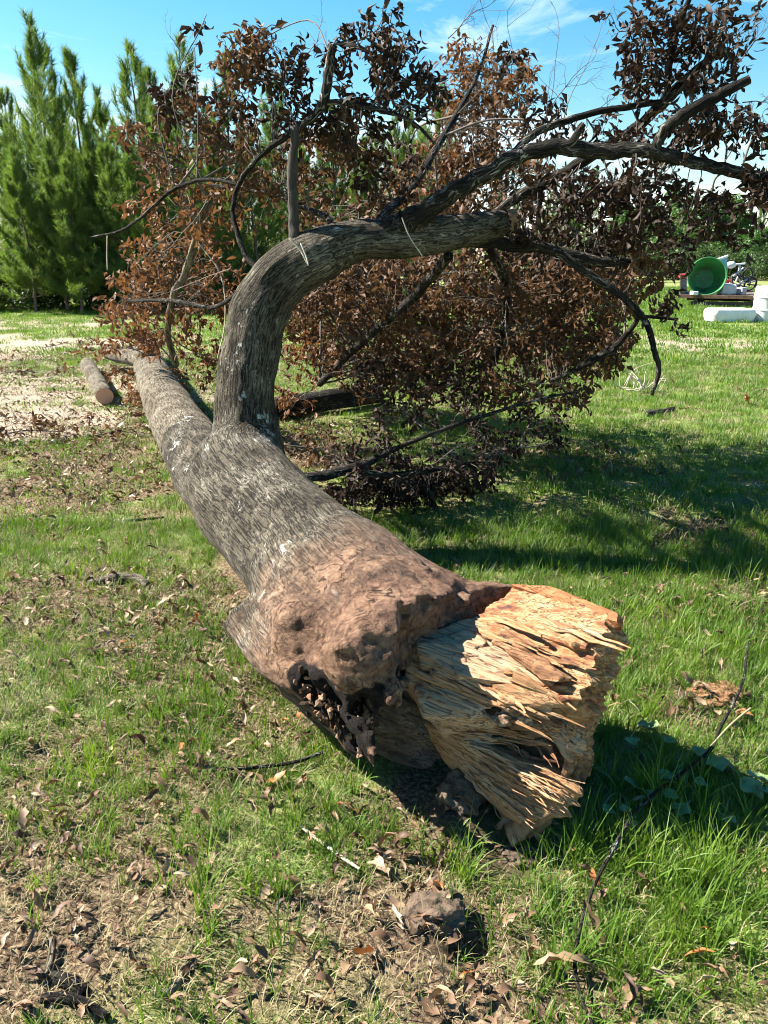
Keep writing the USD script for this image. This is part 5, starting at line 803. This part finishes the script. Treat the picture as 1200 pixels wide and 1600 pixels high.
for px, tip, Y, k, rz, lb in [(20, 230, 24.8, 3, 1.0, 'low round pine at the lower left edge before the dark one'), (100, 250, 24.6, 3, 2.0, 'low pine in front, below the twin spires'), (165, 235, 25.0, 1, 3.0, 'pine of middle height between the bushy bright one and the thin topped one'), (205, 225, 24.8, 3, 0.2, 'bushy pine just left of the withered leaves'), (260, 215, 25.4, 1, 5.5, 'pine half covered by the rusty leaves of the left crown'), (75, 130, 30.5, 2, 4.1, 'slim pine standing in the gap between the tallest one and the twin spires'), (150, 140, 31.0, 0, 0.8, 'slender pine behind the gap in the front row'), (232, 120, 31.0, 1, 2.8, 'pine tip right behind the leftmost dead twigs'), (300, 240, 25.0, 3, 1.4, 'green pine glimpsed low through the left crown'), (390, 215, 27.0, 0, 3.3, 'pine behind the curved thin limb'), (470, 230, 28.0, 3, 0.6, 'pine behind the dead upright stub')]: pine(px, tip, Y, k, lb, rz)
r = rng(81)
for i in range(16):
    px = -80 + i * 52 + r.normal() * 12; pine(px, 190 + r.normal() * 22, 34.5 + 3 * (i % 3), int(r.integers(0, 3)), 'young pine in the crowded back rows of the woods', r.uniform(0, 6.28), 'pines in the back rows')
for i, (x_, y_, h_) in enumerate([(-19.5, 17.5, 8.0), (-23, 20.5, 8.5), (-18.5, 23.5, 7.5)]):
    pine(0, h_, y_, i % 3, 'pine beside the clearing whose shade falls across the far left grass', i * 2.0, 'pines beside the clearing', x=x_)
def leaf_cloud(n, fn, size, seed, flat=0.6):
    r = rng(seed); P = fn(r, n); a = nrm(r.normal(size=(n, 3)) + [0, 0, -0.1]); b = nrm(np.cross(a, r.normal(size=(n, 3)))); s = size * r.uniform(0.5, 1.4, (n, 1))
    V = np.stack([P - a * s * 0.5, P + b * s * flat * 0.5, P + a * s * 0.5, P - b * s * flat * 0.5], 1).reshape(-1, 3); i = np.arange(n)[:, None] * 4
    return V, np.vstack([i + [0, 1, 2], i + [0, 2, 3]])
def bush_fn(w, h, seed):
    def fn(r, n):
        lobes = np.array([(r.normal() * w * 0.35, r.normal() * w * 0.25, h * r.uniform(0.15, 0.75), r.uniform(0.25, 0.5)) for _ in range(14)]); k = r.integers(0, 14, n); d = nrm(r.normal(size=(n, 3))) * (r.uniform(size=(n, 1))**0.4)
        p = lobes[k, :3] + d * lobes[k, 3:4] * np.array([w * 0.5, w * 0.45, h * 0.55]); p[:, 2] = np.abs(p[:, 2]); return p
    return fn
BK = []
for i in range(3):
    o = UsdGeom.Xform.Define(stage, f'/World/Looks/pine_kinds/shrub_{i}').GetPrim(); BK.append(o); r = rng(1200 + i)
    usdkit.mesh(stage, str(o.GetPath()) + '/foliage', leaf_cloud(5200, bush_fn(2.4, 1.9, i), 0.10, 1210 + i), LOOK['bush_leaf'])
    st = [tube(spline(np.array([[r.normal() * .1, r.normal() * .1, -.05], [r.normal() * .3, r.normal() * .2, 0.7], [r.normal() * .7, r.normal() * .5, 1.5]]), 4), np.linspace(.02, .008, 9), 4) for _ in range(7)]
    usdkit.mesh(stage, str(o.GetPath()) + '/stems', join(st), LOOK['twig'], smooth=True)
r = rng(83)
for i in range(15):
    g = W(-50 + i * 43 + r.normal() * 8, 460, 25.6 + r.uniform(0, 2.6)); s = r.uniform(0.75, 1.15)
    copy_of(BK[i % 3], 'shrub', 'dark leafy shrub in the undergrowth at the foot of the pines', 'shrub', (g[0], g[1], 0), r.uniform(0, 6.28), 'shrubs along the edge of the woods', (s * 1.2, s, s))
# trees far off on the right
def broad_tree(i, h, w):
    o = UsdGeom.Xform.Define(stage, f'/World/Looks/pine_kinds/broadleaf_{i}').GetPrim(); r = rng(1300 + i)
    def fn(r_, n):
        m = 34; lb = np.array([(r.normal() * w * 0.26, r.normal() * w * 0.26, h * (0.18 + 0.72 * r.uniform()), r.uniform(0.10, 0.2)) for _ in range(m)]); lb[:, :2] *= (1.25 - lb[:, 2:3] / h); k = r.integers(0, m, n); d = nrm(r.normal(size=(n, 3))) * (r.uniform(size=(n, 1))**0.35); return lb[k, :3] + d * lb[k, 3:4] * np.array([w, w, h * 0.75])
    usdkit.mesh(stage, str(o.GetPath()) + '/crown', leaf_cloud(9000, fn, 0.30, 1310 + i), LOOK['far_leaf'])
    st = [tube(spline(np.array([[0, 0, -.1], [r.normal() * .1, r.normal() * .1, h * .4], [r.normal() * .3, r.normal() * .3, h * .85]]), 5), np.linspace(h * .02, h * .005, 11), 7)]
    for _ in range(6): z = h * r.uniform(.2, .6); a = r.uniform(0, 6.28); st.append(tube(spline(np.array([[0, 0, z], [math.cos(a) * w * .15, math.sin(a) * w * .15, z + h * .1], [math.cos(a) * w * .3, math.sin(a) * w * .3, z + h * .22]]), 4), np.linspace(h * .008, h * .003, 9), 5))
    usdkit.mesh(stage, str(o.GetPath()) + '/trunk', join(st), LOOK['pine_bark'], smooth=True); return o
BT = [(9.0, broad_tree(0, 9.0, 7.0)), (7.0, broad_tree(1, 7.0, 7.5))]
for px, tip, Y, k, lb in [(1065, 290, 78, 0, 'round green tree behind the junk trailer, left of the green tub'), (1112, 312, 74, 0, 'dark green tree directly behind the green tub'), (1150, 298, 84, 1, 'broad green tree behind the white chair frame on the trailer'), (1196, 352, 70, 1, 'yellow green tree lowest at the right edge'), (1020, 300, 86, 0, 'green tree far off, half hidden by the hanging brown leaves'), (975, 318, 82, 1, 'far tree glimpsed through the right side of the withered crown'), (1235, 345, 88, 0, 'far tree standing beyond the right edge')]:
    p = W(px, tip, Y); s = p[2] / BT[k][0]; copy_of(BT[k][1], 'broadleaf_tree', lb, 'tree', (p[0], Y, 0), px * 0.7, None, (s, s, s))
for px, tip, Y, k, lb in [(1080, 335, 70, 0, 'distant pine rising beside the round green tree'), (930, 270, 60, 1, 'distant pine seen between the limb and the withered leaves'), (890, 285, 62, 3, 'bushy distant pine seen under the long dark limb'), (860, 300, 58, 0, 'distant pine behind the middle of the withered crown'), (700, 255, 50, 1, 'distant pine behind the rusty leaves'), (780, 280, 52, 2, 'distant pine behind the upper withered crown')]: pine(px, tip, Y, k, lb, px)
r = rng(85)
for i in range(14):
    g = W(820 + i * 32 + r.normal() * 8, 430, 62 + r.uniform(0, 8)); s = r.uniform(1.1, 1.8)
    copy_of(BK[i % 3], 'shrub', 'far dark shrub along the tree line behind the trailer', 'shrub', (g[0], g[1], 0), r.uniform(0, 6.28), 'shrubs of the far tree line', (s * 1.3, s, s))
for i in range(22):     # the tree line goes on to both sides, far off
    x_ = -75 + i * 7.0; 
    if -30 < x_ < 8: y_ = 46 + r.uniform(0, 6)
    else: y_ = 92 + r.uniform(0, 12)
    h_ = r.uniform(7.5, 9.5); pine(0, h_, y_, int(r.integers(0, 3)), 'far pine of the woods that close the view', r.uniform(0, 6.28), 'far pines of the woods', x=x_)

# ------------------------------------------------------------------ the junk trailer, drum and tub
def yaw(prim, px_, py_, a):
    m = Gf.Matrix4d().SetTranslate(Gf.Vec3d(-px_, -py_, 0)) * Gf.Matrix4d().SetRotate(Gf.Rotation(Gf.Vec3d(0, 0, 1), a)) * Gf.Matrix4d().SetTranslate(Gf.Vec3d(px_, py_, 0)); UsdGeom.Xformable(prim).AddTransformOp().Set(m)
def plain(name, c, rough=0.5, metal=0.0, var=0.12, spec=0.5):
    c = np.array(c); simple(name, [(0.3, c * (1 - var)), (0.7, np.minimum(c * (1 + var), 0.85))], 5, rough, spec=spec)
simple('green_plastic', [(0.34, (0.045, 0.075, 0.035)), (0.46, (0.03, 0.145, 0.045)), (0.62, (0.04, 0.19, 0.06))], 2.0, 0.45, detail=8); simple('white_plastic', [(0.34, (0.20, 0.19, 0.16)), (0.45, (0.46, 0.47, 0.45)), (0.6, (0.54, 0.56, 0.56))], 2.2, 0.45, detail=8); plain('white_paint', (0.5, 0.52, 0.55), 0.5); plain('blue_plastic', (0.10, 0.30, 0.42), 0.45); plain('red_plastic', (0.40, 0.02, 0.02), 0.4); plain('black_rubber', (0.02, 0.02, 0.02), 0.8); plain('dark_steel', (0.04, 0.035, 0.032), 0.6); plain('grey_steel', (0.32, 0.33, 0.35), 0.4)
simple('old_board', [(0.3, (0.07, 0.055, 0.045)), (0.7, (0.20, 0.165, 0.135))], 6, 0.9, 0.6, stretch=(1, 1, 6)); simple('rust_steel', [(0.3, (0.06, 0.035, 0.025)), (0.7, (0.17, 0.10, 0.065))], 9, 0.85)
def box(lo, hi, ch=0.006):
    lo, hi = np.array(lo, float), np.array(hi, float); c, e = (lo + hi) / 2, (hi - lo) / 2; ch = min(ch, e.min() * 0.4); P = []
    for sx in (-1, 1):
        for sy in (-1, 1):
            for sz in (-1, 1):
                s = np.array([sx, sy, sz])
                for k in range(3): q = e.copy(); q[k] -= 0; o = np.full(3, ch); o[k] = 0; P.append(c + s * (e - o))
    mm = m3.Manifold.hull_points(np.array(P).tolist()).to_mesh(); return np.array(mm.vert_properties[:, :3]), np.array(mm.tri_verts)
def rod(a, b, rad, n=8): return tube(np.array([a, (np.array(a) + b) / 2, b], float), [rad] * 3, n)[:2]
TY = 27.7; s_ = SC(463, TY); x0, x1, dz = (1066 - 600) * s_, (1196 - 600) * s_, 0.40
tl = xf('flatbed_trailer', 'old flatbed trailer with rusty deck and weathered side boards carrying junk', 'trailer', (0, 0, 0))
for i in range(7): _mesh('deck_board', box((x0, TY + i * 0.52, dz - 0.05), (x1 + 0.1, TY + i * 0.52 + 0.505, dz)), 'old_board', tl)
_mesh('front_rail', box((x0 - 0.05, TY - 0.07, dz - 0.11), (x1 + 0.15, TY - 0.003, dz + 0.015)), 'rust_steel', tl); _mesh('frame_rail', box((x0 + 0.5, TY + 0.01, dz - 0.22), (x0 + 0.6, TY + 3.6, dz - 0.055)), 'dark_steel', tl); _mesh('frame_rail', box((x1 - 0.6, TY + 0.01, dz - 0.22), (x1 - 0.5, TY + 3.6, dz - 0.055)), 'dark_steel', tl)
_mesh('cross_member', box((x0 + 0.4, TY + 0.15, dz - 0.36), (x1 - 0.2, TY + 0.27, dz - 0.225)), 'dark_steel', tl); _mesh('axle', rod((x0 + 0.2, TY + 1.2, 0.20), (x1 - 0.1, TY + 1.2, 0.20), 0.04), 'dark_steel', tl)
for i, xx in enumerate((x0 + 0.72, x1 - 0.15)):
    th = np.linspace(0, 2 * np.pi, 25); prof = np.array([(0.13, -0.1), (0.25, -0.1), (0.29, -0.06), (0.29, 0.06), (0.25, 0.1), (0.13, 0.1), (0.13, -0.1)]); m = trimesh.creation.revolve(prof, sections=24); v = np.array(m.vertices)[:, [2, 0, 1]] + [xx, TY + 1.0 if i else TY + 0.55, 0.28]; w = _mesh('wheel', (v, np.array(m.faces)), 'black_rubber', tl, smooth=35)
    m = trimesh.creation.cylinder(radius=0.135, height=0.12, sections=20); _mesh('rim', (np.array(m.vertices)[:, [2, 0, 1]] + [xx, TY + 1.0 if i else TY + 0.55, 0.28], np.array(m.faces)), 'grey_steel', w, smooth=35)
for k in range(3):
    _mesh('side_board', (lambda b: (b[0] + np.array([-0.12, 0, 0]) * (b[0][:, 2:3] - dz), b[1]))(box((x0 + 0.0, TY + 0.02, dz + 0.008 + k * 0.235), (x0 + 0.045, TY + 3.5, dz + 0.008 + k * 0.235 + 0.225))), 'old_board', tl); _mesh('side_board', box((x1 + 0.02, TY + 0.02, dz + 0.008 + k * 0.235), (x1 + 0.065, TY + 3.5, dz + 0.008 + k * 0.235 + 0.225)), 'old_board', tl)
_mesh('corner_post', box((x1 - 0.10, TY - 0.02, dz + 0.018), (x1 + 0.017, TY + 0.06, dz + 0.80)), 'old_board', tl, label='tan upright post at the right corner')
yaw(tl, (x0 + x1) / 2, TY, -24.0)
c_ = W(1105, 432, TY + 0.35); rad = 29 * SC(432, TY)
prof = np.array([(rad * 0.02, -0.75), (rad * 0.55, -0.75), (rad * 0.72, -0.5), (rad * 0.90, -0.15), (rad * 0.97, 0.0), (rad * 1.0, 0.0), (rad * 1.0, 0.03), (rad * 0.955, 0.035), (rad * 0.87, -0.14), (rad * 0.68, -0.48), (rad * 0.52, -0.71), (rad * 0.02, -0.71)])
m = trimesh.creation.revolve(prof, sections=48); v = np.array(m.vertices); R = trimesh.transformations.rotation_matrix(math.radians(82), [1, 0, 0])[:3, :3] @ np.eye(3); Rz = trimesh.transformations.rotation_matrix(math.radians(-14), [0, 0, 1])[:3, :3]
tub = xf('green_tub', 'large round green plastic tub tipped on its side on the trailer, mouth forward', 'tub'); _mesh('bowl', (v @ R.T @ Rz.T + c_, np.array(m.faces)), 'green_plastic', tub, smooth=40)
tm = trimesh.creation.torus(rad * 0.99, 0.025, major_sections=48, minor_sections=8); _mesh('rim', (np.array(tm.vertices) @ R.T @ Rz.T + c_ + Rz @ R @ np.array([0, 0, 0.02]), np.array(tm.faces)), 'green_plastic', tub, smooth=True)
def pt(px, py, Y): return W(px, py, Y)
def pbox(name, px0, py0, px1, py1, Y, dep, mat, label, cat, ch=0.02):
    a, b = pt(px0, py1, Y), pt(px1, py0, Y); return _mesh(name, box((a[0], Y, max(a[2], dz + 0.004)), (b[0], Y + dep, b[2]), ch), mat, None, smooth=30, label=label, cat=cat)
pbox('white_crate', 1126, 444, 1153, 462, TY + 0.5, 0.7, 'white_plastic', 'long white plastic crate on the trailer deck beside the green tub', 'crate', 0.05)
pbox('plastic_box', 1082, 455, 1092, 463, TY + 0.2, 0.3, 'white_paint', 'pale box peeping out under the left of the green tub', 'box')
pbox('fuel_can', 1063, 428, 1073, 436, TY + 0.9, 0.25, 'red_plastic', 'red fuel can behind the left side boards of the trailer', 'can', 0.04)
pbox('toolbox', 1133, 437, 1143, 445, TY + 1.3, 0.3, 'red_plastic', 'red toolbox behind the white crate', 'toolbox')
pbox('grey_cabinet', 1158, 449, 1168, 462, TY + 0.4, 0.5, 'grey_steel', 'small grey metal cabinet right of the white crate', 'cabinet')
ch = xf('white_chair_frame', 'white tubular frame sticking up behind the crate on the trailer', 'frame')
for nm, a, b in [('upright', (1154, 427), (1156, 413)), ('top_bar', (1150, 413), (1164, 412)), ('brace', (1150, 440), (1156, 426))]: _mesh(nm, rod(pt(*a, TY + 1.5), pt(*b, TY + 1.5), 0.035), 'white_paint', ch, smooth=True)
sl = xf('blue_slide', 'pale blue plastic panel leaning behind the upper right rim of the green tub', 'panel')
for j, (q0, q1, q2, q3) in enumerate([((1120, 404), (1136, 401), (1137, 425), (1131, 432))]):
    P4 = [pt(*q, TY + 1.0) for q in (q0, q1, q2, q3)]; mm = m3.Manifold.hull_points(np.vstack([P4, np.array(P4) + [0, 0.05, 0]]).tolist()).to_mesh(); _mesh('panel', (np.array(mm.vert_properties[:, :3]), np.array(mm.tri_verts)), 'blue_plastic', sl)
_mesh('edge_bar', rod(pt(1117, 407, TY + 0.93), pt(1137, 400, TY + 0.93), 0.045), 'white_paint', sl, smooth=True)
lp = lump(pt(1142, 414, TY + 1.2), 0.14, 77, (1.3, 1, 0.9), 0.15, 3); _mesh('white_bucket', lp, 'white_plastic', None, smooth=True, label='rounded white bucket tipped over behind the blue panel', cat='bucket')
sc = xf('scrap_heap', 'tangle of dark scrap metal tubes and wheels piled on the right of the trailer', 'scrap'); r = rng(91)
for i in range(30):
    a = pt(r.uniform(1132, 1180), r.uniform(430, 456), TY + r.uniform(0.8, 2.2)); b = a + r.normal(size=3) * [0.35, 0.3, 0.16]; a[2] = max(a[2], dz + .05); b[2] = max(b[2], dz + .05); _mesh('tube', rod(a, b, r.uniform(0.018, 0.04), 6), ['dark_steel', 'grey_steel', 'black_rubber'][i % 3], sc, smooth=True)
for i, (px, py) in enumerate([(1150, 440), (1168, 432), (1172, 446)]):
    tm = trimesh.creation.torus(0.24, 0.035, major_sections=24, minor_sections=8); Rr = trimesh.transformations.euler_matrix(1.2 + i * 0.4, 0.3 * i, 0.5)[:3, :3]; _mesh('small_wheel', (np.array(tm.vertices) @ Rr.T + pt(px, py, TY + 1.2) + [0, 0, 0.05], np.array(tm.faces)), 'black_rubber', sc, smooth=True)
b0 = G(1183, 504); rd = 0.31; cx = b0[0] + rd; hh = 56 * SC(475, b0[1])
prof = np.array([(0, 0), (rd * .92, 0), (rd, .05), (rd, .30), (rd * 1.03, .32), (rd, .34), (rd, hh * .66), (rd * 1.03, hh * .66 + .02), (rd, hh * .66 + .04), (rd, hh - .10), (rd * .93, hh - .05), (rd * .93, hh - .02), (rd * .80, hh - .02), (rd * .80, hh - .045), (0, hh - .045)])
m = trimesh.creation.revolve(prof, sections=40); dr = xf('white_drum', 'tall white plastic drum standing at the right edge in the grass', 'drum'); _mesh('body', (np.array(m.vertices) + [cx, b0[1] + rd, 0], np.array(m.faces)), 'white_plastic', dr, smooth=35)
for k in range(2): tm = trimesh.creation.torus(rd * 1.0, 0.018, major_sections=40, minor_sections=8); _mesh('hoop', (np.array(tm.vertices) + [cx, b0[1] + rd, hh * (.33 + .34 * k)], np.array(tm.faces)), 'white_paint', dr, smooth=True)
m = trimesh.creation.cylinder(radius=rd * .3, height=.05, sections=20); _mesh('cap', (np.array(m.vertices) + [cx - .1, b0[1] + rd, hh - .025], np.array(m.faces)), 'white_paint', dr, smooth=35)
t0, t1 = G(1113, 504), G(1183, 504); L_ = t1[0] - t0[0]; hb = 20 * SC(494, t0[1])
P = []
for sx in (-1, 1):
    for sy in (-1, 1):
        for z, k in ((0.0, 0.90), (hb * .55, 1.0), (hb * .85, 0.97), (hb, 0.88)):
            for a in np.linspace(0, np.pi / 2, 4): rc = 0.13; P.append((t0[0] + L_ / 2 + sx * k * (L_ / 2 - rc + rc * math.cos(a)), t0[1] + 0.4 + sy * k * (0.40 - rc + rc * math.sin(a)), z))
mm = m3.Manifold.hull_points([tuple(map(float, p)) for p in P]).to_mesh(); wt = xf('white_tub', 'long low white plastic tub lying upside down in the grass before the trailer', 'tub'); _mesh('shell', (np.array(mm.vert_properties[:, :3]), np.array(mm.tri_verts)), 'white_plastic', wt, smooth=40)
ring = np.array([(t0[0] + L_ / 2 + math.copysign(abs(math.cos(a))**0.45, math.cos(a)) * L_ / 2 * 0.93, t0[1] + 0.4 + math.copysign(abs(math.sin(a))**0.45, math.sin(a)) * 0.375, 0.03) for a in np.linspace(0, 2 * np.pi, 49)]); _mesh('rim', tube(ring, np.full(49, 0.022), 6, cap=False)[:2], 'white_paint', wt, smooth=True)
